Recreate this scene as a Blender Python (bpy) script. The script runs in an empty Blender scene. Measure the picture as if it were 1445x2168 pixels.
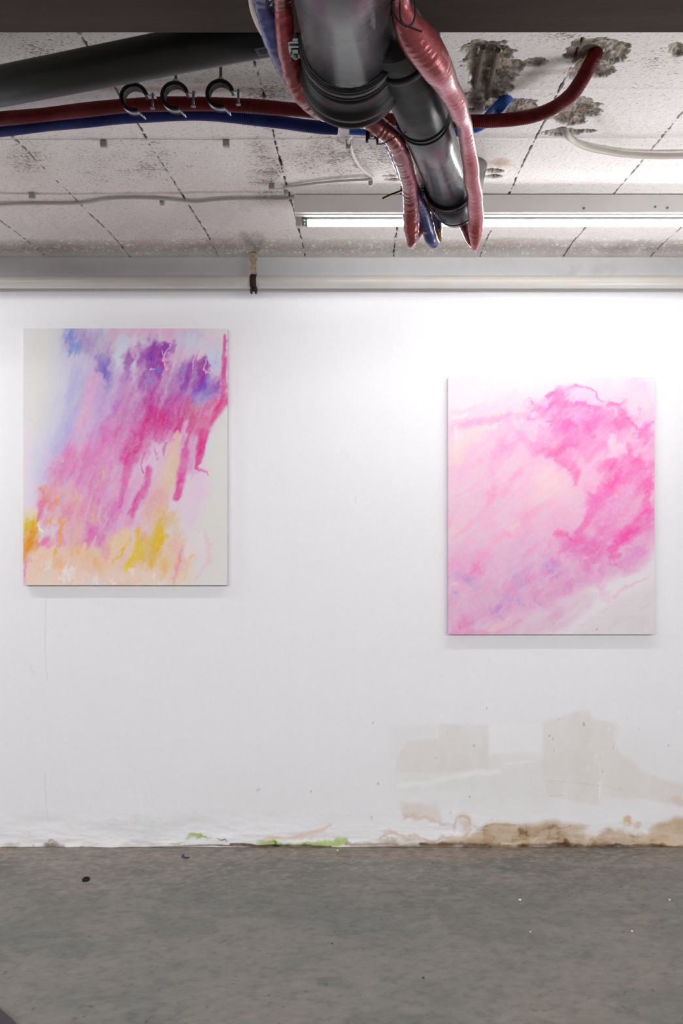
import bpy, bmesh, math, random
import numpy as np
from mathutils import Vector, Matrix
R = math.radians
SC = bpy.context.scene
COL = SC.collection
random.seed(5)

# ------------------------------------------------------------------ camera, light, exposure
EYE = 1.413                      # lens height
FOC = 1700.0                     # focal length in pixels of the 1445 x 2168 frame
CX, CY = 775.0, 1030.0           # where the level axis meets the frame
WALL_Y, CEIL_Z = 3.148, 2.326
cam = bpy.data.cameras.new('camera'); cam_o = bpy.data.objects.new('camera', cam); COL.objects.link(cam_o)
cam.sensor_fit = 'VERTICAL'; cam.sensor_height = 36.0; cam.lens = 36.0*FOC/2168.0
cam.shift_x = -(CX-722.5)/2168.0; cam.shift_y = (CY-1084.0)/2168.0
cam.clip_start = .02
cam_o.location = (0, 0, EYE); cam_o.rotation_euler = (R(90), 0, 0)
SC.camera = cam_o
SC.view_settings.view_transform = 'Standard'; SC.view_settings.look = 'None'
SC.view_settings.gamma = 1; SC.view_settings.use_curve_mapping = False
SC.view_settings.exposure = EXPOSURE = 0.0
w = bpy.data.worlds.new('world'); SC.world = w; w.use_nodes = True
w.node_tree.nodes['Background'].inputs[0].default_value = (.9, .92, 1, 1)
w.node_tree.nodes['Background'].inputs[1].default_value = 0.0
SC.cycles.max_bounces = 10; SC.cycles.diffuse_bounces = 6
TUBE_GLOW, TUBE_DOWN = 32.0, 3.7  # radiance of the lit tube over the wall; watts of its downward strip

def lamp(name, loc, aim, power, sx=1.5, sy=.03, col=(1, .99, .995), spread=180):
    """an area light"""
    d = bpy.data.lights.new(name, 'AREA'); d.shape = 'RECTANGLE'; d.size = sx; d.size_y = sy
    d.spread = R(spread); d.energy = power; d.color = col
    o = bpy.data.objects.new(name, d); COL.objects.link(o); o.location = loc
    o.rotation_euler = Vector(aim).to_track_quat('-Z', 'Y').to_euler()
    return o
for x in (-2.6, 0.0, 2.6):        # two rows of ceiling battens behind the lens
    lamp('batten_light', (x, -.6, 2.24), (0, 1, -1.4), 37.5)
    lamp('batten_light', (x, -2.6, 2.24), (0, 1, -1.2), 23)
lamp('batten_light', (-2.45, 2.54, 2.22), (0, .12, -1), 17)      # the next lamps of the row over the wall
lamp('batten_light', (2.65, 2.54, 2.22), (0, .3, -1), 3)
lamp('ceiling_fill', (2.1, 2.15, 1.0), (-1, .02, 1.25), 7.8, .9, .9, spread=80)   # added unseen fills on either side that brighten the ceiling
lamp('ceiling_fill', (-2.4, 2.2, 1.0), (.95, .06, 1.2), 1.8, .8, .8, spread=90)

# ------------------------------------------------------------------ mesh helpers
def at(x, y, Y):
    """the point at depth Y that the lens shows at (x, y) of the frame"""
    return Vector(((x-CX)/FOC*Y, Y, EYE+(CY-y)/FOC*Y))
def on_ceiling(x, y, drop=0.0):
    h = CEIL_Z-drop-EYE
    return at(x, y, FOC*h/(CY-y))
def on_floor(x, y, h=0.0):
    return at(x, y, FOC*(EYE-h)/(y-CY))
def tag(o, label=None, cat=None, group=None, kind=None):
    if label: o['label'] = label
    if cat: o['category'] = cat
    if group: o['group'] = group
    if kind: o['kind'] = kind
    return o
def thing(name, loc, label, cat, group=None):
    o = bpy.data.objects.new(name, None); COL.objects.link(o)
    o.empty_display_size = .05; o.location = loc
    return tag(o, label, cat, group)
def root_loc(p):
    v = Vector((0, 0, 0))
    while p is not None:
        v += p.location; p = p.parent
    return v
class MB:
    """collects shapes in world coordinates; build() links them as one mesh object"""
    def __init__(s): s.v = []; s.f = []; s.sm = []; s.mi = []
    def add(s, vs, fs, smooth=False, mi=0):
        b = len(s.v); s.v += [tuple(p) for p in vs]
        for f in fs: s.f.append([b+i for i in f]); s.sm.append(smooth); s.mi.append(mi)
        return s
    def box(s, lo, hi, mi=0, rot=None, c=None):
        vs = [Vector((x, y, z)) for x in (lo[0], hi[0]) for y in (lo[1], hi[1]) for z in (lo[2], hi[2])]
        if rot is not None:
            c = Vector(c) if c is not None else sum(vs, Vector())/8
            vs = [c+rot@(p-c) for p in vs]
        return s.add(vs, [(0, 1, 3, 2), (4, 6, 7, 5), (0, 4, 5, 1), (2, 3, 7, 6), (0, 2, 6, 4), (1, 5, 7, 3)], False, mi)
    def tube(s, pts, rad, seg=16, caps=True, mi=0, smooth=True, fn=None, sq=None):
        n = len(pts); pts = [Vector(p) for p in pts]
        T = []
        for i in range(n):
            t = pts[min(i+1, n-1)]-pts[max(i-1, 0)]; T.append(t.normalized())
        up = Vector((0, 0, 1)) if abs(T[0].z) < .9 else Vector((1, 0, 0))
        N = (up-T[0]*up.dot(T[0])).normalized()
        vs = []; L = 0
        for i in range(n):
            if i: L += (pts[i]-pts[i-1]).length
            N = (N-T[i]*N.dot(T[i])).normalized(); B = T[i].cross(N)
            r = rad[i] if isinstance(rad, (list, tuple, np.ndarray)) else rad
            for k in range(seg):
                a = 2*math.pi*k/seg
                q = r*(fn(L, a) if fn else 1)
                ca, sa = math.cos(a), math.sin(a)
                if sq: ca *= sq
                vs.append(pts[i]+(N*ca+B*sa)*q)
        fs = [(i*seg+k, i*seg+(k+1) % seg, (i+1)*seg+(k+1) % seg, (i+1)*seg+k) for i in range(n-1) for k in range(seg)]
        s.add(vs, fs, smooth, mi)
        if caps:
            b = len(s.v)-n*seg
            s.f.append([b+k for k in range(seg)][::-1]); s.sm.append(False); s.mi.append(mi)
            s.f.append([b+(n-1)*seg+k for k in range(seg)]); s.sm.append(False); s.mi.append(mi)
        return s
    def cyl(s, a, b, r, seg=20, mi=0, r2=None):
        return s.tube([a, b], [r, r2 if r2 is not None else r], seg, True, mi)
    def lathe(s, o, ax, prof, seg=48, mi=0, smooth=True, a0=0.0, a1=2*math.pi, u=None):
        """prof: (distance along the axis, radius); a closed profile makes a solid ring"""
        o = Vector(o); ax = Vector(ax).normalized()
        u = Vector(u) if u is not None else (Vector((0, 0, 1)) if abs(ax.z) < .9 else Vector((1, 0, 0)))
        u = (u-ax*u.dot(ax)).normalized(); v = ax.cross(u)
        full = abs(a1-a0-2*math.pi) < 1e-6
        m = seg if full else seg+1; n = len(prof); vs = []
        for d, r in prof:
            for k in range(m):
                a = a0+(a1-a0)*k/seg
                vs.append(o+ax*d+(u*math.cos(a)+v*math.sin(a))*r)
        fs = [(i*m+k, i*m+(k+1) % m, (i+1)*m+(k+1) % m, (i+1)*m+k) for i in range(n-1) for k in range(seg)]
        s.add(vs, fs, smooth, mi)
        b = len(s.v)-n*m
        if not full:
            s.f.append([b+i*m for i in range(n)]); s.sm.append(False); s.mi.append(mi)
            s.f.append([b+i*m+m-1 for i in range(n)][::-1]); s.sm.append(False); s.mi.append(mi)
        return s
    def build(s, name, mats, parent=None, bevel=0.0, label=None):
        L = root_loc(parent)
        me = bpy.data.meshes.new(name); me.from_pydata([tuple(Vector(p)-L) for p in s.v], [], s.f)
        me.polygons.foreach_set('use_smooth', s.sm); me.polygons.foreach_set('material_index', s.mi)
        for m in (mats if isinstance(mats, (list, tuple)) else [mats]): me.materials.append(m)
        bm = bmesh.new(); bm.from_mesh(me); bmesh.ops.recalc_face_normals(bm, faces=bm.faces)
        bm.to_mesh(me); bm.free(); me.update()
        o = bpy.data.objects.new(name, me); COL.objects.link(o)
        if parent is not None: o.parent = parent
        if bevel:
            b = o.modifiers.new('bevel', 'BEVEL'); b.width = bevel; b.segments = 2; b.limit_method = 'ANGLE'
        if label: o['label'] = label
        return o
def spline(P, step=.004):
    """Catmull-Rom through P (Vector, radius) -> evenly dense points and radii"""
    A = [np.array(list(p)+[r]) for p, r in P]
    A = [2*A[0]-A[1]]+A+[2*A[-1]-A[-2]]
    out = []
    for i in range(1, len(A)-2):
        p0, p1, p2, p3 = A[i-1:i+3]
        n = max(2, int(np.linalg.norm((p2-p1)[:3])/step))
        for k in range(n):
            t = k/n
            out.append(.5*((2*p1)+(p2-p0)*t+(2*p0-5*p1+4*p2-p3)*t*t+(3*p1-p0-3*p2+p3)*t**3))
    out.append(A[-2])
    return [Vector(q[:3]) for q in out], [max(.0005, float(q[3])) for q in out]
def ring_prof(r0, r1, h0, h1):
    return [(h0, r0), (h0, r1), (h1, r1), (h1, r0), (h0, r0)]
def hexnut(mb, c, ax, r, h, mi=0):
    ax = Vector(ax).normalized(); c = Vector(c)
    mb.tube([c-ax*h/2, c+ax*h/2], r, 6, True, mi, False)

# ------------------------------------------------------------------ materials
def nodes(name):
    m = bpy.data.materials.new(name); m.use_nodes = True
    nt = m.node_tree; return m, nt, nt.nodes['Principled BSDF']
def lin(c):
    c = np.asarray(c, float)
    return np.where(c <= .04045, c/12.92, ((c+.055)/1.055)**2.4)
def hexlin(h):
    return tuple(float(v) for v in lin([int(h[i:i+2], 16)/255 for i in (0, 2, 4)]))+(1.0,)
def N(nt, t, **kw):
    n = nt.nodes.new(t)
    for k, v in kw.items():
        if k in n.inputs.keys(): n.inputs[k].default_value = v
        else: setattr(n, k, v)
    return n
def noise(nt, scale, detail=4, stretch=None, rough=.55):
    t = N(nt, 'ShaderNodeTexCoord'); n = N(nt, 'ShaderNodeTexNoise', Scale=scale, Detail=detail, Roughness=rough)
    if stretch:
        mp = N(nt, 'ShaderNodeMapping'); mp.inputs['Scale'].default_value = stretch
        nt.links.new(t.outputs['Object'], mp.inputs['Vector']); nt.links.new(mp.outputs['Vector'], n.inputs['Vector'])
    else: nt.links.new(t.outputs['Object'], n.inputs['Vector'])
    return n
def ramp(nt, src, stops):
    r = N(nt, 'ShaderNodeValToRGB'); e = r.color_ramp.elements
    while len(e) < len(stops): e.new(.5)
    for q, (p, c) in zip(e, stops): q.position = p; q.color = c if len(c) == 4 else tuple(c)+(1,)
    nt.links.new(src, r.inputs['Fac']); return r
def bump(nt, bs, src, strength, dist=.002):
    b = N(nt, 'ShaderNodeBump', Strength=strength, Distance=dist)
    nt.links.new(src, b.inputs['Height']); nt.links.new(b.outputs['Normal'], bs.inputs['Normal']); return b
def mat(name, c0, rough=.5, metal=0.0, c1=None, scale=20, stretch=None, bmp=0.0, bscale=60, bdist=.002, spec=.5, coat=0.0, crough=.18, rvar=0.0, bstretch=None):
    m, nt, bs = nodes(name)
    bs.inputs['Roughness'].default_value = rough; bs.inputs['Metallic'].default_value = metal
    bs.inputs['Specular IOR Level'].default_value = spec; bs.inputs['Coat Weight'].default_value = coat; bs.inputs['Coat Roughness'].default_value = crough
    n = noise(nt, scale, 5, stretch)
    r = ramp(nt, n.outputs['Fac'], [(.3, hexlin(c0)), (.7, hexlin(c1 or c0))])
    nt.links.new(r.outputs['Color'], bs.inputs['Base Color'])
    if rvar:
        rr = N(nt, 'ShaderNodeMapRange'); rr.inputs['To Min'].default_value = max(.02, rough-rvar); rr.inputs['To Max'].default_value = rough+rvar
        nt.links.new(n.outputs['Fac'], rr.inputs['Value']); nt.links.new(rr.outputs['Result'], bs.inputs['Roughness'])
    if bmp:
        bump(nt, bs, noise(nt, bscale, 4, bstretch).outputs['Fac'], bmp, bdist)
    return m
def attr_mat(name, rough=.8, bmp=.2, bscale=150, bdist=.002, fine=.08, fscale=200, spec=.3, bstretch=None, speck=None):
    """base colour from the mesh's own pigment attribute, with fine grain"""
    m, nt, bs = nodes(name)
    bs.inputs['Roughness'].default_value = rough; bs.inputs['Specular IOR Level'].default_value = spec
    a = N(nt, 'ShaderNodeAttribute', attribute_name='pigment')
    n = noise(nt, fscale, 5)
    g = ramp(nt, n.outputs['Fac'], [(.25, (1-fine,)*3), (.75, (1+fine,)*3)])
    mx = N(nt, 'ShaderNodeMix', data_type='RGBA', blend_type='MULTIPLY'); mx.inputs['Factor'].default_value = 1
    nt.links.new(a.outputs['Color'], mx.inputs[6]); nt.links.new(g.outputs['Color'], mx.inputs[7])
    out = mx.outputs[2]
    if speck:
        sm = N(nt, 'ShaderNodeAttribute', attribute_name='dirt')
        sn = noise(nt, speck[0], 3, speck[1], .6)
        th = N(nt, 'ShaderNodeMath', operation='MULTIPLY_ADD'); th.inputs[1].default_value = .30; th.inputs[2].default_value = -.62
        nt.links.new(sm.outputs['Fac'], th.inputs[0])
        ad = N(nt, 'ShaderNodeMath', operation='ADD'); nt.links.new(sn.outputs['Fac'], ad.inputs[0]); nt.links.new(th.outputs[0], ad.inputs[1])
        ml = N(nt, 'ShaderNodeMath', operation='MULTIPLY', use_clamp=True); ml.inputs[1].default_value = 14; nt.links.new(ad.outputs[0], ml.inputs[0])
        m2 = N(nt, 'ShaderNodeMix', data_type='RGBA'); m2.inputs[7].default_value = hexlin(speck[2])
        m3 = N(nt, 'ShaderNodeMath', operation='MULTIPLY'); m3.inputs[1].default_value = .8; nt.links.new(ml.outputs[0], m3.inputs[0])
        nt.links.new(m3.outputs[0], m2.inputs['Factor']); nt.links.new(out, m2.inputs[6]); out = m2.outputs[2]
    nt.links.new(out, bs.inputs['Base Color'])
    if bmp: bump(nt, bs, noise(nt, bscale, 5, bstretch).outputs['Fac'], bmp, bdist)
    return m
def glow(name, col, strength):
    m, nt, bs = nodes(name)
    bs.inputs['Base Color'].default_value = (.8, .8, .8, 1)
    bs.inputs['Emission Color'].default_value = tuple(col)+(1,); bs.inputs['Emission Strength'].default_value = strength
    return m
def sheet(name, V, nx, ny, m, rgb=None, dirt=None, flip=False, parent=None, smooth=True):
    """a grid of nx x ny points V (numpy, ny*nx x 3) with a pigment attribute"""
    i, j = np.meshgrid(np.arange(nx-1), np.arange(ny-1)); a = (j*nx+i).ravel()
    F = np.stack([a, a+1, a+nx+1, a+nx], 1)
    if flip: F = F[:, ::-1]
    L = root_loc(parent); V = np.asarray(V, np.float32)-np.array(L, np.float32)
    me = bpy.data.meshes.new(name); nf = len(F)
    me.vertices.add(len(V)); me.vertices.foreach_set('co', V.ravel())
    me.loops.add(nf*4); me.loops.foreach_set('vertex_index', F.ravel().astype(np.int32))
    me.polygons.add(nf); me.polygons.foreach_set('loop_start', np.arange(0, nf*4, 4, dtype=np.int32))
    me.update(calc_edges=True); me.validate()
    me.polygons.foreach_set('use_smooth', np.full(nf, smooth))
    if rgb is not None:
        c = me.color_attributes.new('pigment', 'FLOAT_COLOR', 'POINT')
        q = np.ones((len(V), 4), np.float32); q[:, :3] = rgb.reshape(-1, 3); c.data.foreach_set('color', q.ravel())
    if dirt is not None:
        d = me.attributes.new('dirt', 'FLOAT', 'POINT'); d.data.foreach_set('value', dirt.ravel().astype(np.float32))
    me.materials.append(m)
    o = bpy.data.objects.new(name, me); COL.objects.link(o)
    if parent is not None: o.parent = parent
    return o

# ------------------------------------------------------------------ pigment washes
def vnoise(x, y, seed):
    xi = np.floor(x).astype(np.int64); yi = np.floor(y).astype(np.int64)
    fx = x - xi; fy = y - yi
    fx = fx*fx*(3-2*fx); fy = fy*fy*(3-2*fy)
    def h(a, b):
        n = (a*374761393 + b*668265263 + seed*974711) & 0x7fffffff
        n = ((n ^ (n >> 13))*1274126177) & 0x7fffffff
        n = ((n ^ (n >> 16))*668265263) & 0x7fffffff
        return ((n ^ (n >> 15)) & 0xffff)/65535.0
    a = h(xi, yi); b = h(xi+1, yi); c = h(xi, yi+1); d = h(xi+1, yi+1)
    return (a*(1-fx)+b*fx)*(1-fy) + (c*(1-fx)+d*fx)*fy
def fbm(x, y, seed, octv=4, gain=0.5):
    s = 0; a = 1; t = 0
    for k in range(octv):
        s = s + a*vnoise(x*2**k, y*2**k, seed+k*17); t += a; a *= gain
    return s/t
def sstep(a, b, x):
    t = np.clip((x-a)/(b-a), 0, 1); return t*t*(3-2*t)
def hexrgb(s):
    return np.array([int(s[i:i+2], 16) for i in (0, 2, 4)])/255.0
def seg_dist(X, Y, pts, w):
    best = np.full(X.shape, 1e9)
    n = len(pts)-1
    for k in range(n):
        x0, y0 = pts[k][:2]; x1, y1 = pts[k+1][:2]
        w0 = pts[k][2] if len(pts[k]) > 2 else w
        w1 = pts[k+1][2] if len(pts[k+1]) > 2 else w
        dx, dy = x1-x0, y1-y0
        t = np.clip(((X-x0)*dx+(Y-y0)*dy)/(dx*dx+dy*dy+1e-9), 0, 1)
        d = np.hypot(X-x0-t*dx, Y-y0-t*dy)/(w0+(w1-w0)*t)
        best = np.minimum(best, d)
    return best
def paint(X, Y, base, ops, seed, lean, streak, drag, thick=1.0):
    """X, Y pigment coordinates; ops are washes laid one over another"""
    n1 = fbm(X/150, Y/150, seed)-.5; n2 = fbm(X/150, Y/150, seed+50)-.5
    m1 = fbm(X/34, Y/34, seed+90, 5, .62)-.5; m2 = fbm(X/34, Y/34, seed+140, 5, .62)-.5
    a = np.radians(lean); ca, sa = np.cos(a), np.sin(a)
    U = X*ca + Y*sa; V = -X*sa + Y*ca          # V runs along the strokes
    st = fbm(U/22, V/190, seed+200, 5, .6); st2 = fbm(U/60, V/260, seed+260, 4, .6)
    gr = fbm(X/9, Y/9, seed+300, 3, .7)
    dg = (fbm(U/20, V/190, seed+400, 3, .55)-.5)*drag          # the brush drags each wash along the strokes
    q1 = fbm(X/12, Y/12, seed+430, 3, .6)-.5; q2 = fbm(X/12, Y/12, seed+460, 3, .6)-.5
    gx = -sa*dg + 14*q1; gy = ca*dg + 14*q2
    img = np.ones(X.shape+(3,))*hexrgb(base)
    for op in ops:
        if op[0] == 'e':
            _, x, y, rx, ry, ln, col, al = op[:8]; hard, wp = (op[8:]+(0.0, 1.0)[len(op)-8:]) if len(op) < 10 else op[8:10]
            f = 1-.75*hard; x2 = X + wp*(100*n1+56*m1) + f*gx; y2 = Y + wp*(100*n2+56*m2) + f*gy
            b = np.radians(ln); cb, sb = np.cos(b), np.sin(b)
            dx, dy = x2-x, y2-y
            d = np.hypot((dx*cb+dy*sb)/rx, (-dx*sb+dy*cb)/ry)
        elif op[0] == 'p':      # a patch with a drawn outline and a soft edge
            _, pts, w, col, al, hard, wp = op
            x2 = X + wp*(40*n1+24*m1); y2 = Y + wp*(40*n2+24*m2)
            ins = np.zeros(X.shape, bool); k = len(pts)
            for i in range(k):
                (xa, ya), (xb, yb) = pts[i], pts[(i+1) % k]
                ins ^= ((ya > y2) != (yb > y2)) & (x2 < (xb-xa)*(y2-ya)/((yb-ya) or 1e-9)+xa)
            e = seg_dist(x2, y2, list(pts)+[pts[0]], 1.0)
            d = np.where(ins, .8-e/w*.65, .8+e/w*.65); hard = 0.0
        else:
            _, pts, w, col, al = op[:5]; hard, wp = (op[5:]+(0.0, 1.0)[len(op)-5:]) if len(op) < 7 else op[5:7]
            f = .45*(1-hard)*min(1, w/20 if w > 1 else 1); x2 = X + wp*(40*n1+24*m1) + f*gx; y2 = Y + wp*(40*n2+24*m2) + f*gy
            d = seg_dist(x2, y2, pts, w)
        lo = .15+.7*hard; hi = 1.45-.4*hard
        m = 1-sstep(lo, hi, d)
        m = m*(1+streak*(1-hard*.7)*(st-.5)*1.6+streak*(st2-.5)) if al > .1 else m
        m = np.clip(m, 0, 1)*al
        img = img*(1-m[..., None]) + hexrgb(col)*m[..., None]
    wx = X+60*m1+50*n1; wy = Y+60*m2+50*n2
    dn = fbm((wx*ca+wy*sa)/30, (-wx*sa+wy*ca)/120, seed+500, 5, .62)-.5
    dm = np.abs(fbm(wx/60+dn, wy/60, seed+540, 4, .6)-.5)*2
    den = 1+.95*dn+.12*(sstep(.0, .3, dm)-.75)+.5*streak*(st-.5)     # how thick the pigment lies
    bs = hexrgb(base)
    img = bs+(img-bs)*np.clip(den*thick, .4, 1.6)[..., None]
    k = 1+.05*(gr-.5)+.05*(st-.5)
    sat = np.clip((img.max(2)-img.min(2))*4, .15, 1)
    img = img*(1+(k-1)*sat)[..., None]
    return np.clip(img, 0, 1)

# ------------------------------------------------------------------ setting
WALL_BASE = 'e6e6ea'
WALL = [
 ('s', [(-200, 560), (1700, 560)], 26, 'dadbde', .75, .3, .15),
 ('e', 150, 562, 110, 14, 0, 'cfd0d0', .55, 0, .5), ('e', 330, 556, 60, 18, 0, 'd0d1d2', .5, 0, .5), ('e', 1185, 570, 30, 10, 0, 'c8c8c8', .6, 0, .6), ('e', 1285, 572, 40, 12, 0, 'cacaca', .6, 0, .6), ('e', 1050, 552, 120, 12, 0, 'd2d3d4', .4, 0, .6),
 ('s', [(-100, 606), (1700, 606)], 12, 'd8d6d6', .6, .3, .1),  # the wall pipe's shadow, painted as a grey strip
 # repair patches low on the wall
 ('e', 1130, 1640, 330, 90, 0, 'e0dfdf', .8, .1, .6), ('e', 600, 1690, 260, 70, 0, 'e2e3e5', .7, .1, .6), ('e', 330, 1745, 150, 22, 0, 'd8dadc', .8, .1, .5), ('e', 90, 1735, 60, 20, 0, 'dedfe0', .6, .1, .5),
 ('p', [(836, 1633), (1034, 1598), (1146, 1600), (1150, 1690), (860, 1692)], 26, 'dfdedf', .7, 0, .3),
 ('p', [(836, 1633), (840, 1606), (865, 1568), (928, 1563), (932, 1535), (1033, 1533), (1034, 1630), (930, 1638)], 5, 'd9d5d1', .5, 0, .25),
 ('p', [(1149, 1530), (1221, 1508), (1247, 1508), (1253, 1525), (1304, 1535), (1304, 1591), (1324, 1600), (1362, 1633), (1470, 1668), (1470, 1712), (1372, 1690), (1269, 1686), (1269, 1706), (1161, 1685), (1146, 1636)], 6, 'd9d4cf', .5, 0, .28),
 ('p', [(822, 1535), (930, 1535), (925, 1560), (862, 1566), (836, 1608), (826, 1600)], 8, 'dfdfe1', .5, 0, .2),
 ('p', [(1036, 1533), (1148, 1533), (1148, 1592), (1036, 1597)], 5, 'e8e8eb', .85, 0, .15), ('s', [(850, 1662), (960, 1650), (1060, 1636)], 7, 'ebebee', .55, .1, .7), ('s', [(850, 1690), (1010, 1680)], 12, 'e4e4e6', .6, .1, .5),
 ('s', [(1269, 1655), (1267, 1690)], 1.8, 'f2f2f2', .8, .3, .3), ('s', [(1070, 1617), (1130, 1610)], 2, 'ededed', .7, .3, .4), ('s', [(1160, 1657), (1250, 1663), (1320, 1668)], 1.0, 'c8c0b8', .5, .3, .4), ('s', [(1165, 1684), (1190, 1686)], 1.0, 'c4bab0', .6, .3, .4),
 ('p', [(850, 1700), (925, 1703), (932, 1742), (890, 1730), (852, 1728)], 8, 'd8ccc3', .6, 0, .5),
 # tide marks
 ('s', [(858, 1724), (890, 1722), (918, 1742), (945, 1748)], 4, 'c9b6a4', .5, 0, 1.6), ('e', 972, 1734, 24, 12, 0, 'cfbdac', .6, .1, 1.0), ('s', [(950, 1744), (970, 1728), (990, 1740)], 3, 'bfa78f', .5, 0, 1.2),
 ('s', [(795, 1775), (822, 1764), (850, 1772), (880, 1766), (905, 1772)], 4, 'cdb8a2', .6, .0, 1.3), ('e', 810, 1762, 20, 8, 0, 'd9c5af', .6, 0, 1.2), ('e', 850, 1783, 70, 7, 0, 'b5a28e', .7, .1, .8), ('s', [(900, 1778), (930, 1766), (970, 1764), (990, 1752)], 5, 'c6b09a', .6, 0, 1.2),
 ('p', [(900, 1800), (940, 1776), (985, 1768), (1004, 1764), (1022, 1746), (1050, 1737), (1085, 1741), (1130, 1741), (1178, 1736), (1215, 1741), (1245, 1746), (1215, 1756), (1190, 1764), (1180, 1800)], 10, 'b89f82', .85, 0, .7),
 ('p', [(1165, 1800), (1190, 1762), (1220, 1752), (1250, 1757), (1268, 1760), (1290, 1752), (1330, 1754), (1368, 1762), (1390, 1742), (1430, 1726), (1500, 1722), (1500, 1800)], 10, 'bfa88d', .8, 0, .7),
 ('e', 1060, 1775, 60, 16, 0, 'a5896a', .6, .05, 1.0), ('e', 1110, 1756, 40, 12, 0, 'ab9070', .5, 0, 1.0), ('e', 1200, 1772, 40, 16, 0, 'a48a6c', .7, .1, 1.0), ('e', 1300, 1770, 50, 14, 0, 'ae9374', .7, .1, .8), ('e', 1360, 1778, 40, 12, 0, 'a68a6a', .7, .1, .8), ('e', 1420, 1760, 40, 20, 0, 'd2c2b0', .7, .1, .9),
 ('e', 1020, 1752, 12, 8, 0, 'c7b196', .6, .1, .8), ('s', [(1022, 1747), (1052, 1738), (1090, 1742)], 2.5, '9c7f5f', .5, 0, .8), ('s', [(1165, 1764), (1190, 1752), (1212, 1744)], 3, '98795a', .5, 0, .9), ('e', 1075, 1783, 30, 5, 0, '7d6550', .6, 0, .8),
 ('e', 1326, 1731, 12, 8, 0, 'cdb493', .85, .2, .5), ('e', 1349, 1738, 10, 7, 0, 'd2bb9c', .8, .2, .5), ('e', 1440, 1690, 14, 12, 0, 'dccac0', .6, 0, .5),
 ('s', [(890, 1786), (1080, 1788), (1300, 1789), (1500, 1790)], 5, '6d5843', .85, .1, .45), ('e', 1085, 1768, 16, 7, 0, '8b6e50', .7, .1, .8), ('e', 1165, 1775, 18, 8, 0, '7f6449', .7, .1, .8), ('e', 1215, 1783, 50, 7, 0, '5e4937', .8, .1, .6), ('e', 1310, 1786, 60, 5, 0, '4f3e2e', .8, .1, .5),
 ('s', [(1060, 1782), (1130, 1778), (1200, 1781)], 3, 'd2c0a6', .7, .2, .6), ('s', [(1330, 1783), (1440, 1778)], 3, 'd8c8b2', .7, .2, .6),
 # foot of the wall on the other side: damp, algae
 ('e', 100, 1788, 40, 7, 0, '85765f', .9, .2, .45), ('e', 160, 1790, 40, 4, 0, '756650', .8, .2, .4), ('e', 15, 1783, 16, 5, 0, 'b7c49a', .6, .1, .5),
 ('e', 275, 1777, 20, 4, 0, 'dcc4ae', .7, .1, .6), ('e', 340, 1780, 30, 4, 0, 'dccbb8', .6, .1, .6), ('e', 180, 1778, 16, 4, 0, 'd8c2ac', .6, .1, .6),
 ('e', 298, 1789, 18, 5, 0, '8dab4c', .85, .2, .5), ('e', 425, 1788, 24, 5, 0, '8dab4c', .85, .2, .5), ('e', 378, 1790, 18, 3, 0, '9aa85a', .7, .2, .3),
 ('e', 560, 1782, 16, 9, 0, '9cb660', .7, .1, .6), ('s', [(580, 1789), (640, 1788), (690, 1784), (725, 1780)], 6, '8fac50', .75, .1, .7), ('e', 693, 1777, 20, 6, 0, 'a2bd70', .6, .1, .6), ('e', 578, 1783, 4, 4, 0, '6f9a2c', .9, .2, .3),
 ('s', [(490, 1791), (620, 1789), (700, 1791)], 2.5, '4a4030', .85, .2, .3), ('s', [(560, 1772), (620, 1770), (680, 1752), (690, 1746)], 5, 'dcc6ae', .7, 0, .8), ('e', 640, 1768, 24, 6, 0, 'd8bfa6', .6, 0, .8),
 ('s', [(730, 1784), (800, 1787), (880, 1789)], 4, 'a08f7c', .75, .1, .5), ('s', [(-100, 1793), (1600, 1794)], 2.2, '6e6357', .85, .1, .25),
]
for k in range(46):      # paint specks and rust dots on the patches
    random.seed(900+k)
    x, y = random.uniform(60, 1440), random.uniform(1480, 1760)
    if x < 800 and k % 3: x = random.uniform(1150, 1310); y = random.uniform(1530, 1640)
    WALL.append(('e', x, y, random.uniform(.8, 2.4), random.uniform(1, 3), random.uniform(-60, 60), random.choice(['b9a288', 'a98a70', 'c6c2be', 'f0f0f2']), .8, .4, .1))
for k in range(60):      # blotches in the damp band
    random.seed(400+k)
    x = random.uniform(1000, 1445); y = random.uniform(1750, 1790)
    WALL.append(('e', x, y, random.uniform(5, 22), random.uniform(2.5, 8), random.uniform(-15, 15), random.choice(['8f7354', 'a3876a', '7a6047', 'cbb79e', 'd6c6b2', 'b0957a']), random.uniform(.3, .65), .1, .7))
for k in range(26):      # dark pits along the foot
    random.seed(700+k)
    x = random.choice([random.uniform(880, 1445), random.uniform(0, 760)])
    WALL.append(('e', x, random.uniform(1785, 1792), random.uniform(3, 14), random.uniform(1.2, 3), 0, random.choice(['3f3226', '57473a', '6a5a48']), .75, .2, .5))
random.seed(5)
WALL += [('s', [(98, 1265), (96, 1350), (99, 1440)], 1.2, 'd4d4d8', .6, .4, .15), ('s', [(55, 1405), (75, 1425)], 1.4, 'd6d6da', .7, .4, .2), ('s', [(95, 1640), (100, 1730)], 1.2, 'd2d2d4', .6, .3, .2), ('e', 755, 1058, 2, 2, 0, 'b0b0b4', .8, .4, .1), ('e', 545, 1672, 3, 4, 0, 'c8c8cc', .8, .3, .2)]
wx = np.concatenate([[-4.5, -3, -2], np.arange(-1.75, 1.56, .0042), [2, 3, 4.5]])
wz = np.concatenate([np.arange(0, .30, .0030), np.arange(.30, .7, .005), np.arange(.70, 2.10, .02), np.arange(2.10, CEIL_Z, .006), [CEIL_Z+.002]])
GX, GZ = np.meshgrid(wx, wz)
px, py = CX+540*GX, CY-540*(GZ-EYE)
rgb = paint(px, py, WALL_BASE, WALL, 23, 0, .3, 0, 1.03)
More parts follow.
